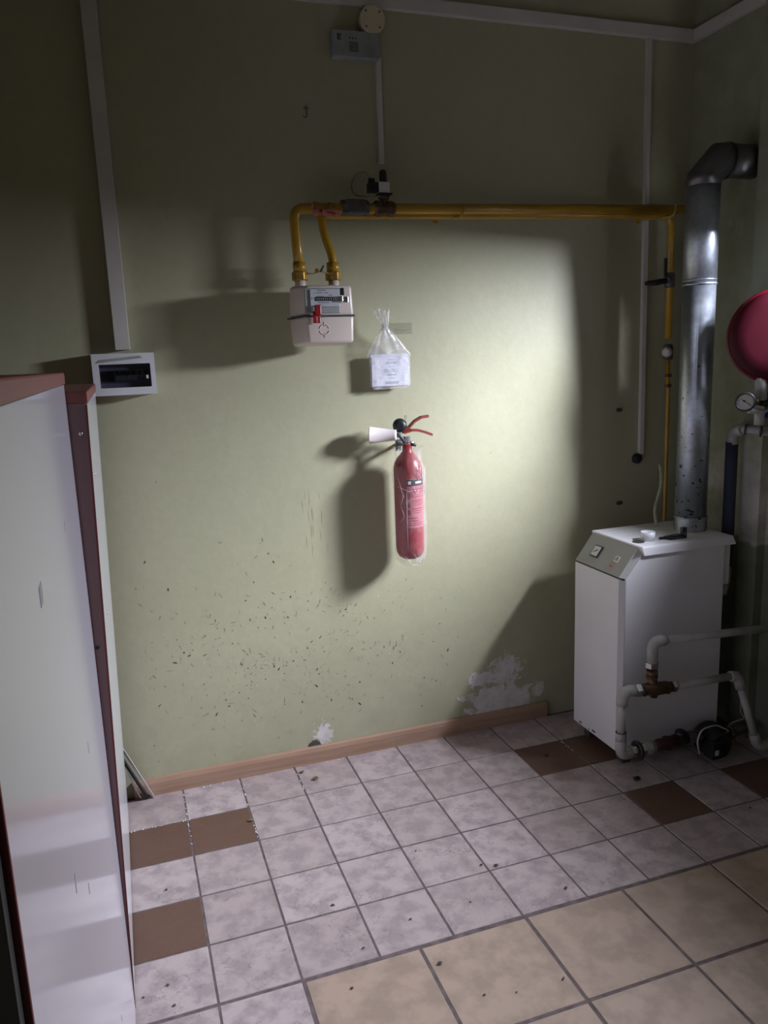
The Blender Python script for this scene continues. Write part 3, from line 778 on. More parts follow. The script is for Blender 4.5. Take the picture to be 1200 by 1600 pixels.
# curved label on the side that faces the photographer
def curved(a0, a1, z0_, z1_, r, name, m, par, lab=None):
    b = MB(); n = 14; lo = []; hi = []
    for i in range(n + 1):
        a = math.radians(a0 + (a1 - a0) * i / n); u = Vector((math.cos(a) * r, math.sin(a) * r, 0))
        lo.append(b.bm.verts.new(Vector((ex, EY, z0_)) + u)); hi.append(b.bm.verts.new(Vector((ex, EY, z1_)) + u))
    for i in range(n):
        f = b.bm.faces.new((lo[i], lo[i + 1], hi[i + 1], hi[i])); f.smooth = True
    return b.build(name, m, par, lab)
lz1, lz0 = at(640, 749, Y=EY - R_).z, at(640, 826, Y=EY - R_).z
lab = curved(-118, -35, lz0, lz1, R_ + .0006, 'instruction_label', M['ext_label'], t, 'pink printed instruction label')
curved(-116, -37, lz1 - .024, lz1 - .002, R_ + .0010, 'label_header', M['black'], lab)
curved(-112, -100, lz1 - .019, lz1 - .007, R_ + .0013, 'label_emblem', M['dial'], lab)
curved(-82, -50, lz1 - .017, lz1 - .009, R_ + .0013, 'label_logo', M['dial'], lab)
for k, (a0, a1, dz, h_) in enumerate(((-116, -104, .050, .020), (-95, -40, .036, .0030), (-95, -40, .044, .0018), (-112, -40, .062, .0016), (-114, -104, .082, .018), (-100, -42, .076, .0025), (-100, -42, .084, .0018), (-100, -45, .091, .0018), (-114, -104, .108, .018), (-100, -42, .104, .0025), (-100, -42, .112, .0018), (-100, -48, .119, .0018), (-112, -75, .136, .004), (-112, -75, .146, .003), (-112, -40, .155, .0016), (-112, -50, .162, .0016))):
    curved(a0, a1, lz1 - dz - h_, lz1 - dz, R_ + .0010, 'label_line', M['ext_red'], lab)
# valve head
hz = ez1 + .030
v0 = at(637, 684, Y=EY); 
b = MB(); b.lathe([(.013, 0), (.016, .004), (.016, .014), (.0125, .018), (.0125, .038)], (ex, EY, hz), (0, 0, 1), 8, False); b.tube([(ex - .004, EY, hz + .020), (ex + .026, EY - .006, hz + .012)], .006, 10)
b.build('valve_body', M['steel'], t)
b = MB(); b.tube([(ex + .010, EY - .010, hz + .010), (ex + .028, EY - .014, hz + .006)], .005, 8); b.build('pressure_screw', M['black'], t)
hb = at(625, 664, Y=EY)
b = MB(); b.lathe([(.010, -.014), (.022, -.012), (.025, -.002), (.022, .008), (.010, .012)], (hb.x, EY + .002, hb.z - .002), (-.25, -1, .1), 22); b.build('valve_knob', M['black'], t)
def lever(pts, wid, name):
    b = MB(); P = [Vector(p) for p in pts]; top = []
    for p_, w_ in zip(P, wid):
        top.append([b.bm.verts.new(p_ + Vector((0, sy * w_ / 2, h_))) for sy, h_ in ((-1, -.0045), (-1, .0030), (-.6, .0045), (.6, .0045), (1, .0030), (1, -.0045), (.8, -.0045), (.7, .0015), (-.7, .0015), (-.8, -.0045))])
    n = len(top[0])
    for a, c_ in zip(top, top[1:]):
        for k in range(n): b.bm.faces.new((a[k], a[(k + 1) % n], c_[(k + 1) % n], c_[k]))
    b.bm.faces.new(top[0]); b.bm.faces.new(list(reversed(top[-1])))
    return b.build(name, M['handle_red'], t)
c0 = at(634, 671, Y=EY)
pts = [at(628, 672, Y=EY), at(638, 668, Y=EY), at(647, 658, Y=EY), at(657, 652, Y=EY), at(669, 650, Y=EY)]
lever(pts, (.020, .024, .022, .020, .014), 'squeeze_lever')
pts = [at(630, 676, Y=EY), at(642, 672, Y=EY), at(652, 672, Y=EY), at(664, 675, Y=EY), at(675, 679, Y=EY)]
lever(pts, (.022, .024, .020, .018, .014), 'carry_handle')
p = at(634, 653, Y=EY - .01); b = MB(); b.tube([p + Vector((0, 0, -.02)), p], .0014, 6); b.tube([p + Vector((.004 * math.cos(i * .7), 0, .004 + .004 * math.sin(i * .7))) for i in range(10)], .0012, 6); b.build('safety_pin', M['steel'], t)
ha, hb2 = at(577, 680, Y=EY - .012), at(619, 680, Y=EY - .004)
ha = at(577, 680, Y=-.046)
ax = (hb2 - ha).normalized(); L_ = (hb2 - ha).length
b = MB(); b.lathe([(.0290, 0), (.0305, .001), (.0305, .003), (.0290, .004), (.0190, L_ - .006), (.0190, L_), (.010, L_ + .002), (.0095, L_), (.0170, L_ - .010), (.0270, .002)], ha, ax, 32)
bmf = b.build('horn', M['horn'], t)
b = MB(); b.tube([hb2 - ax * .002, hb2 + ax * .012, Vector((ex - .006, EY, hz + .014))], [.010, .008, .007], 12); b.build('horn_swivel', M['dark_steel'], t)
b = MB(); b.box((ex - .006, EY + .012, hz + .000), (ex + .008, WY, hz + .010), .002); b.box((ex - .006, WY - .004, hz - .02), (ex + .010, WY, hz + .02), .001); b.build('wall_bracket', M['dark_steel'], t)
# clear plastic sleeve round the cylinder
def sleeve():
    b = MB(); n = 96; rings = []
    z_lo, z_hi = ez0 - .022, ez1 + .030
    N = 60
    for i in range(N + 1):
        s = i / N; z = z_lo + (z_hi - z_lo) * s
        d = z - ez0
        if d < .045: base = .040 + .0155 * max(0, min(1, (d + .022) / .067)) ** .6
        elif z < ez1 - .05: base = .0555
        else:
            u = (z - (ez1 - .05)) / (z_hi - ez1 + .05); base = .0560 - .020 * math.sin(u * PI * .55) + .018 * u ** 3
        r = []
        for k in range(n):
            a = 2 * PI * k / n
            v = Vector((math.cos(a) * 1.6, math.sin(a) * 1.6, z * 9))
            cr = 1 - abs(noise.noise(v * 1.3)) * 2
            f = noise.noise(v) * .6 + cr * .4
            amp = .0018 if s < .62 and base > .054 else .0018 + .0065 * min(1, max(0, (s - .60) / .2)) if s > .5 else .0045
            rr = base + f * amp + .001
            if z < ez0 + .005: rr *= (1 - .25 * (ez0 + .005 - z) / .027) * (1 + .12 * math.sin(a * 7))
            y = EY + math.sin(a) * rr
            r.append(b.bm.verts.new((ex + .002 + math.cos(a) * rr, min(y, WY - .003), z + (f * .008 if s > .93 or s < .05 else 0))))
        rings.append(r)
    for p_, q_ in zip(rings, rings[1:]):
        for k in range(n):
            f = b.bm.faces.new((p_[k], p_[(k + 1) % n], q_[(k + 1) % n], q_[k])); f.smooth = True
    return b
sl = sleeve().build('plastic_sleeve', M['sleeve'], t, 'crumpled clear plastic sleeve round the cylinder')
b = MB()  # pale ribbons: creases in the film, plus gloss streaks built in as highlights
def crease(pts, w_=.0008):
    P3 = [Vector((ex + .002 + math.cos(math.radians(a)) * .0588, EY + math.sin(math.radians(a)) * .0588, ez0 + h_)) for a, h_ in pts]
    b.tube(P3, [w_ * .4] + [w_] * (len(P3) - 2) + [w_ * .4], 5)
Hs = ez1 - ez0
crease([(-118, Hs - .12), (-120, Hs - .22), (-119, Hs - .33)], .0006); crease([(-150, Hs - .07), (-130, Hs - .135), (-142, Hs - .17)])
crease([(-142, Hs - .17), (-128, Hs - .205), (-150, Hs - .235)], .0007); crease([(-58, Hs - .045), (-50, Hs - .10), (-55, Hs - .125)], .0016)
crease([(-80, Hs - .05), (-66, Hs - .075), (-84, Hs - .085)], .0010); crease([(-40, Hs - .03), (-38, Hs - .10), (-46, Hs - .14)], .0016)
crease([(-95, Hs - .10), (-84, Hs - .128), (-72, Hs - .112)], .0011); crease([(-160, Hs - .10), (-110, Hs - .118), (-60, Hs - .115)], .0007)
crease([(-62, Hs - .02), (-70, Hs - .06), (-60, Hs - .09)], .0011); crease([(-25, Hs - .20), (-24, Hs - .30), (-30, Hs - .36)], .0009)
crease([(-100, .03), (-80, -.004), (-60, .02)], .0008); crease([(-130, .02), (-105, -.010), (-85, -.012)], .0008)
b.build('creases', film_material('crease_highlights', 0.45, (.9, .82, .84), .2), sl)
reparent(t)

# ------------------------------------------------------------------ boiler
BX0, BX1, BY0, BY1 = 1.478, 1.905, -.462, -.172
t = thing('gas_boiler', 'white floor-standing gas boiler in the corner below the flue', 'boiler', ((BX0 + BX1) / 2, (BY0 + BY1) / 2, 0))
zb, zk, zt = .058, .700, .775
poly = [(BX0 + .012, BY0, zb), (BX0 + .012, BY0, zk), (1.560, BY0, zt), (BX1, BY0, zt), (BX1, BY0, zb)]
b = MB(); b.prism(poly, (0, BY1 - BY0, 0)); b.build('body', M['boiler'], t, bevel=.003)
b = MB(); b.prism([(BX0, BY1, 0), (BX0, BY0 + .022, 0), (BX0 + .011, BY0 + .001, 0), (BX0 + .0115, BY0 + .001, 0), (BX0 + .0115, BY1, 0)], (0, 0, zk - .006 - zb))
o = b.build('door', M['boiler'], t, bevel=.0015); o.location = (0, 0, zb)
b = MB(); b.prism([(BX0 - .0006, BY0 + .020, zb + .001), (BX0 + .0107, BY0 - .0008, zb + .001), (BX0 + .0113, BY0 - .0002, zb + .001), (BX0 + .0004, BY0 + .0205, zb + .001)], (0, 0, zk - .009 - zb)); b.build('door_edge', M['boiler_edge'], t)
MB().box((BX0 + .003, BY0 + .004, zk - .0065), (BX0 + .02, BY1 - .004, zk - .001)).build('door_gap', M['black'], t)
# sloping control panel
s0 = Vector((BX0 + .000, 0, zk)); s1 = Vector((1.552, 0, .797)); dn = (s1 - s0); nrm = Vector((-dn.z, 0, dn.x)).normalized()
b = MB(); b.prism([(s0.x, BY0 + .022, s0.z), (s1.x, BY0 + .022, s1.z), (s1.x + .012, BY0 + .022, s1.z - .012), (s0.x + .014, BY0 + .022, s0.z - .001)], (0, BY1 - BY0 - .022, 0)); b.build('control_panel', M['boiler_panel'], t)
b = MB(); q = [(s0.x, BY0 + .0222, s0.z), (s1.x, BY0 + .0222, s1.z), (s1.x + .010, BY0 - .001, s1.z - .012), (s0.x + .0115, BY0 - .001, s0.z - .001)]
b.prism(q, (.006, .004, -.006)); b.build('panel_corner', M['boiler_edge'], t)
def on_panel(px, py, off=0):
    """point on the sloping panel under a pixel"""
    d = ROT @ Vector(((px - 600) / F_PX, -(py - 800) / F_PX, -1))
    k = (s0 - CLOC).dot(nrm) / d.dot(nrm); return CLOC + d * k + nrm * off
Uv = dn.normalized(); Vv = Vector((0, -1, 0))
def panel_box(c, hu, hv, th, name, m, par, off=0.0, lab=None):
    b = MB(); R3 = Matrix((Uv, Vv, nrm)).transposed()
    mtx = Matrix.Translation(c + nrm * (off + th / 2)) @ R3.to_4x4() @ Matrix.Diagonal((hu * 2, hv * 2, th, 1))
    bmesh.ops.create_cube(b.bm, size=1, matrix=mtx); return b.build(name, m, par, lab)
c = on_panel(933, 862)
g = panel_box(c, .023, .021, .006, 'thermometer', M['black'], t)
panel_box(c, .019, .0175, .001, 'thermometer_dial', M['dial'], g, .006)
b = MB(); b.tube([c + nrm * .0078 + Uv * .004 + Vv * .006, c + nrm * .0078 - Uv * .006 - Vv * .010], .0011, 6); b.lathe([(.003, .006), (.003, .009)], c + Uv * .003 + Vv * .004, nrm, 10); b.build('needle', M['black'], g)
c = on_panel(964, 874)
g = panel_box(c, .012, .012, .0012, 'warning_sticker', M['dial'], t, 0, 'small pale sticker')
panel_box(c - Uv * .002, .003, .008, .0004, 'sticker_print', M['red_tape_pale'], g, .0012)
panel_box(c + Uv * .005, .003, .005, .0004, 'sticker_print', M['ink'], g, .0012)
panel_box(on_panel(956, 884), .005, .015, .0006, 'printed_strip', M['red_tape_pale'], t)
# lid
lx0, lx1 = 1.553, 1.945
b = MB(); b.prism([(lx0 + .006, BY0 - .008, .772), (lx0, BY0 - .004, .798), (lx0 + .003, BY0 + .0, .803), (lx1 - .008, BY0, .803), (lx1, BY0 - .008, .776), (lx1, BY0 - .008, .772)], (0, BY1 - BY0 + .012, 0)); b.build('lid', M['boiler'], t, bevel=.002)
c = at(996, 847, Z=.803)
b = MB(); b.lathe([(.021, 0), (.021, .0008)], (c.x + .004, c.y, .8031), (0, 0, 1), 26); b.build('vent_hole', M['dark_front'], t)
for (x, y) in ((BX0 + .05, BY0 + .04), (BX0 + .05, BY1 - .04), (BX1 - .05, BY0 + .04), (BX1 - .05, BY1 - .04)):
    b = MB(); b.box((x - .018, y - .018, 0.0005), (x + .018, y + .018, zb), .003); b.build('foot', M['dark_front'], t)
for (px, py, r) in ((907, 1128, .007), (927, 1142, .008), (920, 1139, .004), (968, 1140, .004)):
    p = at(px, py, X=BX0 - .0005)
    if p.z < zb + .002: p.z = zb + .004
    b = MB(); vs = []
    for i in range(9):
        a = 2 * PI * i / 9; rr = r * random.uniform(.6, 1.2); vs.append((BX0 - .0008, min(BY1, max(BY0 + .022, p.y + math.cos(a) * rr * 1.6)), max(zb, p.z + math.sin(a) * rr * .7)))
    b.prism(vs, (.0006, 0, 0)); b.build('rust_spot', M['rust'], t)
MB().box((BX1, BY0 + .012, .62), (BX1 + .035, BY1 - .05, .771), .003).build('draught_box', M['boiler'], t)
reparent(t)
c = at(1012, 843, Z=.805)
b = MB(); b.lathe([(.0225, 0), (.0255, .030), (.0235, .030), (.0205, .0035), (.002, .003)], (c.x, c.y, .8035), (0, 0, 1), 30)  # cup-shaped plastic cap resting on the boiler lid
tag(b.build('plastic_cap', M['cap']), 'small round white plastic cap on the boiler lid', 'dish')
t = thing('metal_clamp', 'black metal clamp lying on the boiler lid against the flue', 'clamp', (1.80, -.40, .803))
a_, b_, c_ = at(1030, 841, Z=.808), at(1048, 839, Z=.812), at(1066, 838, Z=.81)
b = MB(); b.box((a_.x, a_.y - .006, .804), (a_.x + .03, a_.y + .004, .812), .002); b.tube([a_ + Vector((.02, 0, .002)), b_, b_ + Vector((.03, 0, .004)), c_], [.004, .008, .006, .007], 8); b.tube([b_ + Vector((-.01, -.01, -.003)), b_ + Vector((.04, -.014, -.002))], .004, 8)
b.build('clamp_body', M['black'], t)
b = MB(); b.box((c_.x - .006, c_.y - .008, .804), (c_.x + .014, c_.y + .006, .843), .002); b.build('clamp_jaw', M['black'], t)
b = MB(); b.tube([(c_.x - .001, c_.y - .0085, .825), (c_.x + .003, c_.y - .0095, .815), (c_.x + .008, c_.y - .0085, .833)], .0012, 6); b.build('spring_clip', M['steel'], t)
reparent(t)
a_ = at(1040, 833, Z=.804)
b = MB(); b.tube(rounded([(1.80, -.22, .804), (1.81, -.19, .86), (1.868, -.155, .95), (1.885, -.12, 1.02)], .03), .006, 10)
tag(b.build('clear_tube', M['clear_hose']), 'milky tube standing behind the flue on the boiler lid', 'tube')

# ------------------------------------------------------------------ flue
FX, FY, FR = 1.876, -.312, .0555
t = thing('flue_pipe', 'galvanised flue rising from the boiler and bending into the right wall', 'flue', (FX, FY, .803))
zseam = at(1092, 441, Y=FY - FR).z; zc2 = at(1083, 812, Y=FY - FR).z; ze = 2.012
b = MB(); b.tube([(FX, FY, .8035), (FX, FY, zc2)], FR + .0025, 40, caps=False); b.tube([(FX, FY, zc2 - .002), (FX, FY, zc2 + .003)], FR + .004, 40); b.build('collar', M['galv'], t)
b = MB(); b.tube([(FX, FY, zc2 - .01), (FX, FY, zseam)], FR, 48); b.build('lower_pipe', M['galv'], t)
b = MB(); b.tube([(FX, FY, zseam - .004), (FX, FY, ze)], FR + .0012, 48); b.tube([(FX, FY, zseam - .006), (FX, FY, zseam + .002)], FR + .0028, 48); b.tube([(FX, FY, zseam + .010), (FX, FY, zseam + .013)], FR + .0022, 48); b.build('upper_pipe', M['galv'], t)
b = MB()
e0, e1, e2 = Vector((FX, FY, ze - .012)), Vector((FX + .0, FY, ze + .012)), Vector((FX + .062, FY, ze + .074))
b.tube([e0, e1, e2, Vector((FX + .09, FY, ze + .074))], FR + .0025, 48, smooth=True); b.build('elbow', M['dark_flue'], t, 'darker mitred elbow')
b = MB(); b.tube([(FX + .088, FY, ze + .074), (FX + .093, FY, ze + .074)], FR + .0045, 48); b.build('elbow_seam', M['dark_flue'], t)
b = MB(); b.tube([(FX + .085, FY, ze + .074), (RX + .01, FY, ze + .074)], FR, 48); b.build('horizontal_pipe', M['dark_flue'], t)
reparent(t)

# ------------------------------------------------------------------ expansion vessel, pressure gauge and the pipe on the right wall
vc = Vector((1.975, -.53, 1.492)); va = Vector((-.62, -.76, 0)).normalized(); VR = .156
# push the vessel so that its outline falls where the photo has it
vc = at(1214, 525, Y=-.53)
t = thing('expansion_vessel', 'round dark red expansion vessel at the right edge above the gauge', 'expansion vessel', (vc.x, vc.y, vc.z - VR))
b = MB(); b.lathe([(.02, .026), (.09, .0255), (.118, .024), (.132, .0195), (VR - .011, .014), (VR - .007, .006)], vc, va, 56); b.build('front_shell', M['vessel'], t)
b = MB(); b.lathe([(VR - .006, .008), (VR, .006), (VR, -.004), (VR - .006, -.006)], vc, va, 56); b.build('rim', M['vessel_dark'], t)
b = MB(); b.lathe([(VR - .007, -.004), (VR - .012, -.014), (.13, -.028), (.09, -.040), (.03, -.046)], vc, va, 56); b.build('back_shell', M['vessel'], t)
b = MB(); b.tube([vc - va * .030, Vector((RX - .045, vc.y - .02, vc.z))], .014, 12); b.build('mounting_stud', M['dark_steel'], t)
reparent(t)
g0 = at(1165, 628, Y=-.50)
t = thing('pressure_gauge', 'round white pressure gauge with black rim below the red vessel', 'gauge', (g0.x, g0.y, g0.z - .03))
ga = (CLOC - g0); ga.z = 0; ga.normalize(); ga = (ga + Vector((-.12, 0, .05))).normalized()
GR = .0325
b = MB(); b.lathe([(GR - .003, -.012), (GR, -.008), (GR, .012), (GR - .004, .015), (GR - .0065, .012), (GR - .0065, .006)], g0, ga, 36); b.build('case', M['black'], t)
b = MB(); b.lathe([(GR - .006, .006), (GR - .006, .0085)], g0, ga, 32); d_ = b.build('dial_face', M['dial'], t)
gu = ga.cross(Vector((0, 0, 1))).normalized() * -1; gv = Vector((0, 0, 1))
b = MB(); b.tube([g0 + ga * .011 - gu * .012 + gv * .008, g0 + ga * .011 + gu * .018 - gv * .013], .0010, 6); b.lathe([(.0032, .0085), (.0032, .0115)], g0 - gu * .004 + gv * .003, ga, 10); b.build('needle', M['black'], t)
b = MB()
for i in range(15):
    a = math.radians(-50 + i * 280 / 14); e_ = gu * math.cos(a) + gv * math.sin(a); b.tube([g0 + ga * .009 + e_ * .0205, g0 + ga * .009 + e_ * .0245], .0005, 4)
b.build('scale_marks', M['ink'], d_)
g1 = at(1183, 628, Y=-.50); g2 = at(1203, 630, Y=-.50)
b = MB(); b.tube([g0 + gu * .030 - ga * .002, g1 + Vector((.004, 0, 0))], .008, 12); b.hexnut(g1, g1 + (g2 - g1) * .15, .012); b.build('stem', M['old_brass'], t)
b = MB(); b.tube([g1 + (g2 - g1) * .25, g2 + (g2 - g1) * .8], .0125, 14); b.build('valve_sleeve', M['black'], t)
reparent(t)
t = thing('safety_group', 'pale grey valve block between the pressure gauge and the horizontal pipe', 'valve', at(1185, 668, Y=-.50))
p0, p1 = at(1190, 560, Y=-.50), at(1186, 662, Y=-.50)
b = MB(); b.tube([p0, at(1188, 625, Y=-.50)], .020, 18); b.build('riser', M['ppr'], t)
b = MB(); b.tube([at(1187, 641, Y=-.50), at(1186, 664, Y=-.50)], .017, 12); b.tube([at(1170, 641, Y=-.50), at(1204, 645, Y=-.50)], .010, 12); b.build('valve_block', M['ppr'], t)
b = MB(); b.tube([at(1198, 648, Y=-.52), at(1206, 652, Y=-.52)], .010, 12); b.build('valve_cap', mat('blue_cap', (.01, .01, .12), .4), t, 'dark blue cap')
reparent(t)
t = thing('water_pipe', 'grey water pipe with dark foam sleeve dropping beside the flue on the right wall', 'pipe', (2.0, -.36, .7))
h0, h1, h2 = at(1141, 674, X=2.005), at(1165, 671, Y=-.44), at(1215, 676, Y=-.52)
zz = h0.z
b = MB(); b.tube([Vector((2.005, -.375, zz)), Vector((h1.x, -.44, h1.z)), h2], .0155, 16); b.build('horizontal_pipe', M['ppr'], t)
b = MB(); b.tube(arc((2.005, -.365, zz - .045), (2.003, -.365, zz), (h1.x - .004, -.435, h1.z), .03), .0195, 16); b.build('elbow', M['ppr'], t)
for q_ in (h1, at(1189, 674, Y=-.50)):
    dd = (h2 - Vector((h1.x, -.44, h1.z))).normalized(); b = MB(); b.tube([q_ - dd * .003, q_ + dd * .003], .019, 16); b.build('pipe_clip', M['dark_steel'], t)
lowp = at(1138, 848, X=2.0)
b = MB(); b.tube([(2.005, -.362, zz - .038), (2.003, -.365, .66)], .0215, 18); b.build('foam_sleeve', M['foam'], t, 'dark blue foam sleeve')
b = MB(); b.tube([(2.003, -.365, .67), (2.003, -.365, .60)], .018, 14); b.tube([(2.003, -.365, .60), (1.99, -.37, .56), (1.94, -.37, .56)], .015, 12); b.build('lower_fitting', M['ppr'], t)
reparent(t)

# ------------------------------------------------------------------ heating pipes in front of the boiler
PY = -.545
t = thing('heating_pipe', 'grey white heating pipe with brass mixing valve in front of the boiler', 'pipe', (1.44, PY, .10))
A0 = at(1020, 1002, Y=PY); A1 = at(1215, 980, Y=-.60)
A2 = at(1019, 1040, Y=PY)
r1 = .0135; r2 = .0185
def P(px, py, y=PY): return at(px, py, Y=y)
b = MB(); b.tube([A0 + (A1 - A0).normalized() * .03, A1], r1, 16); b.build('upper_pipe', M['ppr'], t)
b = MB(); b.tube(arc(A2 + Vector((0, 0, .012)), A0, A0 + (A1 - A0).normalized() * .045, .030), r2, 18); b.build('elbow', M['ppr'], t)
b = MB(); b.hexnut(A2 + Vector((0, 0, .012)), A2 + Vector((0, 0, -.006)), .023); b.build('union_nut', M['steel'], t)
V0, V1 = P(1019, 1047), P(1021, 1075)
b = MB()
b.tube([V0, V0 + Vector((0, 0, -.022))], .019, 14); b.tube([V0 + Vector((0, 0, -.020)), V0 + Vector((0, 0, -.026))], .022, 6, smooth=False); b.tube([V0 + Vector((0, 0, -.026)), V1], .0165, 14)
L0, L1 = P(1000, 1078), P(1050, 1073)
b.tube([L0, P(1010, 1077), P(1021, 1076), P(1034, 1075), L1], [.018, .021, .025, .022, .017], 16)
b.tube([P(1003, 1078), P(1006, 1078)], .024, 6, smooth=False); b.tube([P(1039, 1074.5), P(1043, 1074)], .024, 6, smooth=False)
b.tube([V1, V1 + Vector((0, -.004, -.032))], .013, 10)
b.build('mixing_valve', M['old_brass'], t, 'tarnished brass three-way valve')
b = MB(); b.hexnut(P(991, 1079), P(999, 1078), .024); b.build('union_nut', M['steel'], t)
b = MB(); b.hexnut(P(1049, 1073), P(1054, 1072), .020); b.build('union_nut', M['steel'], t)
E0 = P(973, 1080)
bt = P(969, 1180)
b = MB(); b.tube(arc(P(992, 1079), E0, E0 + Vector((-.002, 0, -.05)), .032), .0195, 18); b.build('elbow', M['ppr'], t)
b = MB(); b.tube([E0 + Vector((-.002, 0, -.04)), Vector((E0.x - .003, PY, bt.z + .05))], r1 + .001, 16); b.build('left_pipe', M['ppr'], t)
bz = max(bt.z, .036)
b = MB(); b.tube([Vector((E0.x - .003, PY, bz + .085)), Vector((E0.x - .003, PY, bz + .055))], .0185, 18); b.tube(arc(Vector((E0.x - .003, PY, bz + .085)), Vector((E0.x - .003, PY, bz)), Vector((E0.x + .05, PY, bz)), .026), .0185, 18); b.build('elbow', M['ppr'], t)
Q = lambda px: Vector((P(px, 1178).x, PY, bz + .002 + (P(px, 1178).x - E0.x) * .02))
b = MB(); b.hexnut(Q(985), Q(990), .0225); b.tube([Q(989), Q(1002)], .015, 14); b.hexnut(Q(1000), Q(1006), .0235); b.build('union_nut', M['steel'], t)
b = MB(); b.lathe([(.029, -.006), (.034, -.004), (.034, .004), (.029, .006)], Q(996), (1, 0, 0), 24); b.build('valve_handwheel', M['black'], t)
b = MB(); b.tube([Q(1001), Q(1001) + Vector((-.002, -.010, -.030))], .0045, 8); b.build('drain_stem', M['black'], t)
b = MB(); b.box((Q(996).x - .014, PY - .010, .001), (Q(996).x + .009, PY + .004, .009), .002); b.build('drain_tap', M['black'], t)
b = MB(); b.tube([Q(1004), Q(1022)], .0195, 14); b.hexnut(Q(1010), Q(1016), .024); b.build('coupling', M['ppr'], t)
b = MB(); b.tube([Q(1022), Q(1030), Q(1044), Q(1056)], [.017, .022, .020, .024], 14); b.tube([Q(1040), Q(1044)], .026, 8, smooth=False); b.build('strainer', mat('dark_red_metal', (.06, .018, .018), .5, .3), t, 'dark red strainer')
b = MB(); b.tube([Q(1056), Q(1072)], .018, 12); b.lathe([(.014, 0), (.020, .006), (.020, .020), (.010, .026)], Q(1062) + Vector((0, 0, .012)), (0, -.1, 1), 12); b.build('ball_valve', M['black'], t)
b = MB(); b.tube([Q(1070), Q(1092)], .016, 14); b.hexnut(Q(1074), Q(1082), .023); b.build('pipe_union', M['grey_metal'], t)
# right-hand pipe that runs to the pump's far side
B0, B1 = P(1050, 1073), at(1152, 1055, Y=-.56)
B2 = at(1183, 1166, Y=-.60); B2.z = max(B2.z, .03)
b = MB(); b.tube([B0, B1], r1, 16); b.build('middle_pipe', M['ppr'], t)
b = MB(); b.tube(arc(B1 - (B1 - B0).normalized() * .03, B1, B1 + (B2 - B1).normalized() * .05, .025), r2, 18); b.build('elbow', M['ppr'], t)
b = MB(); b.tube([B1 + (B2 - B1).normalized() * .04, B2], r1, 16); b.build('sloping_pipe', M['ppr'], t)
B3 = Vector((B2.x + .09, B2.y - .00, B2.z))
b = MB(); b.tube(arc(B2 + (B1 - B2).normalized() * .05, B2, B3, .026), r2, 18); b.build('elbow', M['ppr'], t)
reparent(t)
# pump
pc_ = at(1119, 1163, Y=-.55)
pz_ = max(pc_.z, .062)
t = thing('circulation_pump', 'black circulation pump on the floor behind the sloping pipe', 'pump', (pc_.x, -.54, 0))
b = MB(); b.lathe([(.046, 0), (.050, .006), (.050, .060), (.044, .068)], (pc_.x + .004, -.505, pz_), (0, -1, 0), 28); b.build('motor', M['black'], t)
b = MB(); b.lathe([(.056, 0), (.060, .010), (.058, .024), (.050, .030)], (pc_.x + .010, -.480, pz_ + .002), (0, -1, 0), 28); b.tube([(pc_.x + .01, -.49, pz_), (pc_.x + .105, -.50, pz_)], .021, 14); b.tube([Q(1090), (pc_.x - .02, -.50, pz_ - .010)], .019, 14); b.build('pump_casing', M['black'], t)
b = MB(); b.box((pc_.x - .050, -.590, pz_ - .034), (pc_.x + .000, -.545, pz_ + .030), .004); b.build('terminal_box', M['black'], t)
b = MB(); b.box((pc_.x - .040, -.5912, pz_ - .018), (pc_.x - .024, -.5898, pz_ + .002)); b.build('rating_label', M['meter_face'], t, 'small grey label')
b = MB(); b.tube([(pc_.x + .09, -.50, pz_), (RX - .05, -.50, pz_ + .01)], .018, 12); b.lathe([(.022, 0), (.028, .008), (.022, .02)], (pc_.x + .10, -.50, pz_), (1, 0, 0), 8, False); b.build('outlet_pipe', M['grey_metal'], t)
b = MB()
wp = [at(1093, 1178, Y=-.60), at(1089, 1158, Y=-.60), at(1096, 1140, Y=-.59), at(1118, 1132, Y=-.58), at(1140, 1142, Y=-.56), at(1132, 1146, Y=-.50), at(1140, 1130, Y=-.47), at(1165, 1122, Y=-.47), at(1184, 1108, Y=-.44), at(1196, 1085, Y=-.44), at(1200, 1040, Y=-.42)]
for q_ in wp: q_.z = max(q_.z, .01); q_.x = min(q_.x, RX - .05)
b.tube(rounded(wp, .03, 4), .0028, 8)
b.build('power_cable', M['wire_white'], t, 'thin white looping cable')
reparent(t)

# ------------------------------------------------------------------ lockers on the left
LX = -.184
t = thing('locker', 'glossy white cabinet with red top nearest the camera at left', 'locker', (LX - .2, -1.53, 0))
ya, yb_ = -2.12, -.952
MB().box((LX - .45, ya + .02, .03), (LX - .02, yb_ - .002, 1.436)).build('carcass', M['dark_front'], t)
MB().box((LX - .018, ya + .0, .012), (LX, yb_ - .0035, 1.438), .001).build('side_panel', M['locker'], t)
MB().box((LX - .016, yb_ - .0033, .012), (LX + .0002, yb_, 1.438)).build('edge_strip', mat('pale_pink_edging', (.50, .36, .38), .35), t)
MB().box((LX - .46, ya - .005, .012), (LX + .001, ya - .0003, 1.438), .001).build('front_edging', M['locker_edge'], t)
MB().box((LX - .45, ya - .020, .02), (LX - .004, ya - .0055, 1.43), .001).build('door', M['dark_front'], t)
MB().box((LX - .47, ya - .02, 1.4385), (LX + .003, yb_, 1.462), .003).build('top_board', M['locker_red'], t)
for (py, pz2) in ((-1.98, .10), (-1.1, .10)):
    pass
b = MB(); p = at(64, 929, X=LX)
b.box((LX, p.y - .013, p.z - .011), (LX + .0004, p.y + .013, p.z + .011)); b.build('scuff_mark', mat('grey_rub_mark', (.30, .30, .31), .6), t)
b = MB()
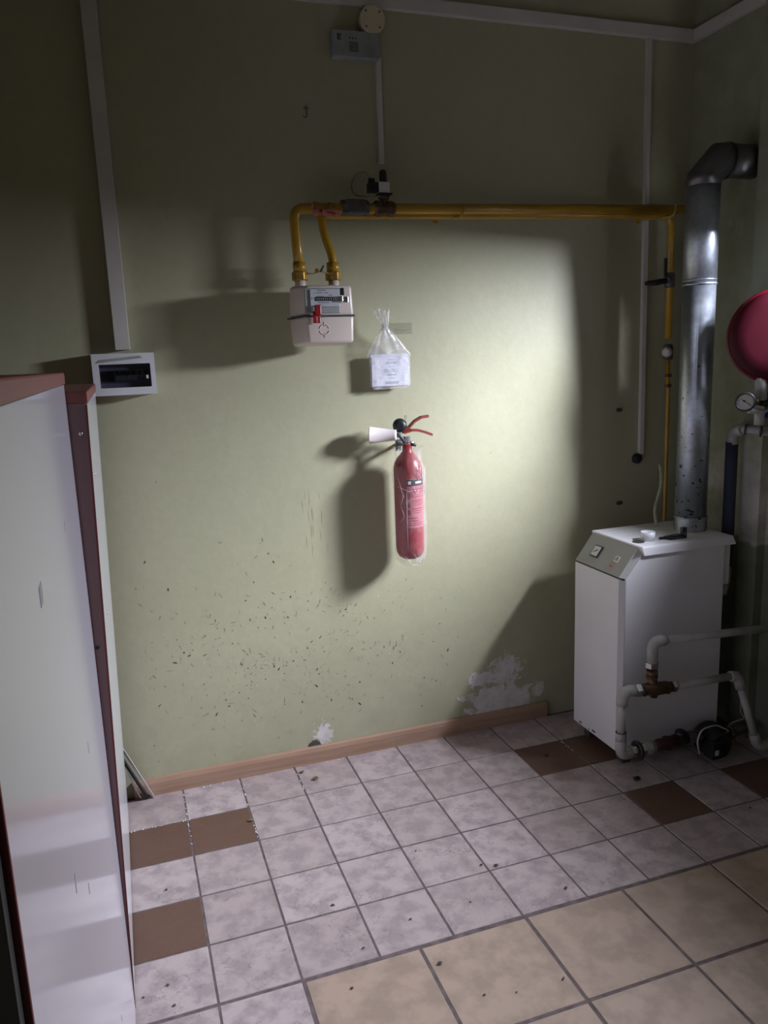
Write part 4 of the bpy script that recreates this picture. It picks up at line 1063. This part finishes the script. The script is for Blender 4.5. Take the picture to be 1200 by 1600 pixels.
for (px, py, l) in ((118, 1380, .012), (139, 1388, .008), (190, 1590, .006), (101, 822, .008), (138, 1168, .010)):
    p = at(px, py, X=LX); b.box((LX, p.y - .0007, p.z - l), (LX + .0004, p.y + .0007, p.z + l))
b.build('scratches', mat('pale_scratch', (.33, .33, .35), .6), t)
reparent(t)
# second locker leans slightly into the room
t = thing('locker', 'narrow leaning white cabinet between the nearest locker and the fuse box', 'locker', (LX, -.5, .0))
ang = math.atan2(.039, 1.42)
fa, fb = -.948, -.115
def lk(a, b_, bev=0): return MB().box((a[0] - 0, a[1], a[2]), (b_[0], b_[1], b_[2]), bev)
parts = [
 (((-.45, fa + .45, .015), (-.02, fb + .47 - 0, 1.400)), 'carcass', M['locker_side'], 0),
]
def lbox(x0, y0_, z0_, x1, y1_, z1_, name, m, bev=0.0, lab=None):
    return MB().box((x0, y0_ + .5, z0_), (x1, y1_ + .5, z1_), bev).build(name, m, t, lab)
lbox(-.45, fa, .006, -.0036, fb, 1.400, 'carcass', M['locker_side'])
lbox(-.0034, fa + .001, .006, 0, fb, 1.398, 'door', M['locker_old'], .001)
lbox(-.0035, fa - .001, .006, .0006, fa + .0009, 1.398, 'door_edging', M['locker_edge'])
lbox(-.46, fa - .001, 1.4005, .002, fb, 1.424, 'top_board', M['locker_red'], .002)
t.rotation_euler = (0, ang, 0)
# screws of the side board and door rivets
sp_ = at(126, 678, Y=-.948)
def local(px, py, X=None, Y=None):
    p = at(px, py, X=X, Y=Y); q = Matrix.Rotation(-ang, 3, 'Y') @ (p - Vector((LX, -.5, 0))); return q
q = local(126, 678, Y=-.949)
b = MB(); b.lathe([(.0042, 0), (.0036, .0018), (.001, .0024)], (q.x, fa + .4988, q.z), (0, -1, 0), 12); b.build('screw', M['steel'], t)
q = local(152, 1012, Y=-.949)
b = MB(); b.lathe([(.0042, 0), (.0042, .0006)], (q.x, fa + .4988, q.z), (0, -1, 0), 12); b.build('screw_hole', M['black'], t)
for (px, py, y_) in ((149, 741, -.75), (155, 720, -.35), (170, 903, -.35), (167, 957, -.70)):
    p = at(px, py, Y=y_); q = Matrix.Rotation(-ang, 3, 'Y') @ (p - Vector((LX, -.5, 0)))
    b = MB(); b.lathe([(.003, 0), (.0024, .0014), (.0006, .0018)], (0.0, y_ + .5, q.z), (1, 0, 0), 10); b.build('rivet', M['steel'], t)

# ------------------------------------------------------------------ metal strips leaning in the corner and floor crumbs
t = thing('metal_profile', 'white metal strip leaning by the cabinet foot, nearest the skirting board', 'strip', (-.10, -.03, 0))
f0 = at(241, 1242, Z=0.004); f1 = at(203, 1184, Y=-.05)
d0 = Vector((-.20, 0, 0))
b = MB(); b.prism([f0 + Vector((-.006, 0, 0)), f0 + Vector((.000, -.004, 0)), f0 + Vector((.002, -.018, 0)), f0 + Vector((-.006, -.016, 0))], (f1 - f0) * 1.5); b.build('strip_face', M['pvc_bright'], t)
reparent(t)
g0_ = at(232, 1245, Z=.004); g1_ = at(203, 1200, Y=-.07)
b = MB(); b.prism([g0_ + Vector((-.007, 0, 0)), g0_ + Vector((.002, 0, 0)), g0_ + Vector((.0, -.012, 0)), g0_ + Vector((-.008, -.012, 0))], (g1_ - g0_) * 1.5)
tag(b.build('metal_profile', M['rubber']), 'black strip leaning between the white and the steel strip', 'strip')
g0_ = at(222, 1246, Z=.004); g1_ = at(203, 1212, Y=-.09)
b = MB(); b.prism([g0_ + Vector((-.005, 0, 0)), g0_ + Vector((.000, 0, 0)), g0_ + Vector((.0, -.010, 0)), g0_ + Vector((-.005, -.010, 0))], (g1_ - g0_) * 1.5)
tag(b.build('metal_profile', M['steel']), 'thin bright steel strip leaning nearest the cabinet foot', 'strip')

b = MB()
for (xa, ya, xb, yb, n_) in ((-.0, -.02, 0, -.36, 26), (.2, -.06, .2, -.20, 10), (-.18, -.20, .02, -.20, 12), (.4, -.02, .4, -.19, 8), (.2, -.30, .2, -.40, 8), (.02, -.012, .6, -.012, 20), (1.4, -.20, 1.4, -.30, 8), (1.60, -.19, 1.8, -.2, 8)):
    for i in range(n_):
        u = random.random(); x = xa + (xb - xa) * u + random.uniform(-.002, .002); y = ya + (yb - ya) * u + random.uniform(-.002, .002)
        bmesh.ops.create_icosphere(b.bm, subdivisions=1, radius=random.uniform(.0012, .0030), matrix=Matrix.Translation((x, y, .0002)) @ Matrix.Diagonal((1, random.uniform(1, 2.2), .6, 1)))
o = b.build('plaster_crumbs', M['scuff_white'], fl); o['kind'] = 'stuff'
def crumb(px, py, r, lab, grp='dry leaf crumbs on the floor tiles', m='leaf', cat='leaf'):
    p = at(px, py, Z=0); b = MB()
    bmesh.ops.create_icosphere(b.bm, subdivisions=1, radius=r, matrix=Matrix.Translation(p + Vector((0, 0, r * .45))) @ Matrix.Diagonal((1.2, .8, .45, 1)))
    for v in b.bm.verts: v.co += Vector((random.uniform(-1, 1), random.uniform(-1, 1), 0)) * r * .3
    lo = min(v.co.z for v in b.bm.verts)
    for v in b.bm.verts: v.co.z += .0008 - lo
    o = b.build('leaf_crumb', M[m]); tag(o, lab, cat, grp); return o
crumb(472, 1208, .008, 'small olive leaf crumb on the tile joint beside the skirting board')
crumb(493, 1218, .011, 'largest olive leaf crumb on the floor below the wall hole')
crumb(392, 1283, .008, 'brown leaf crumb on the corner of the brown tile')
for (px, py, r) in ((775, 1353, .006), (752, 1352, .004), (641, 1437, .004), (884, 1388, .005), (687, 1506, .006), (550, 1545, .004), (880, 1530, .004), (757, 1555, .003), (807, 1551, .002), (568, 1482, .004), (520, 1415, .005), (260, 1391, .004), (262, 1540, .004), (224, 1559, .003), (272, 1572, .004), (853, 1180, .006), (975, 1250, .003), (1172, 1263, .004), (650, 1330, .003), (735, 1410, .003)):
    crumb(px, py, r, 'tiny dark crumb lying on the open floor tiles', 'tiny dark crumbs on the floor', 'scuff_dark', 'crumb')
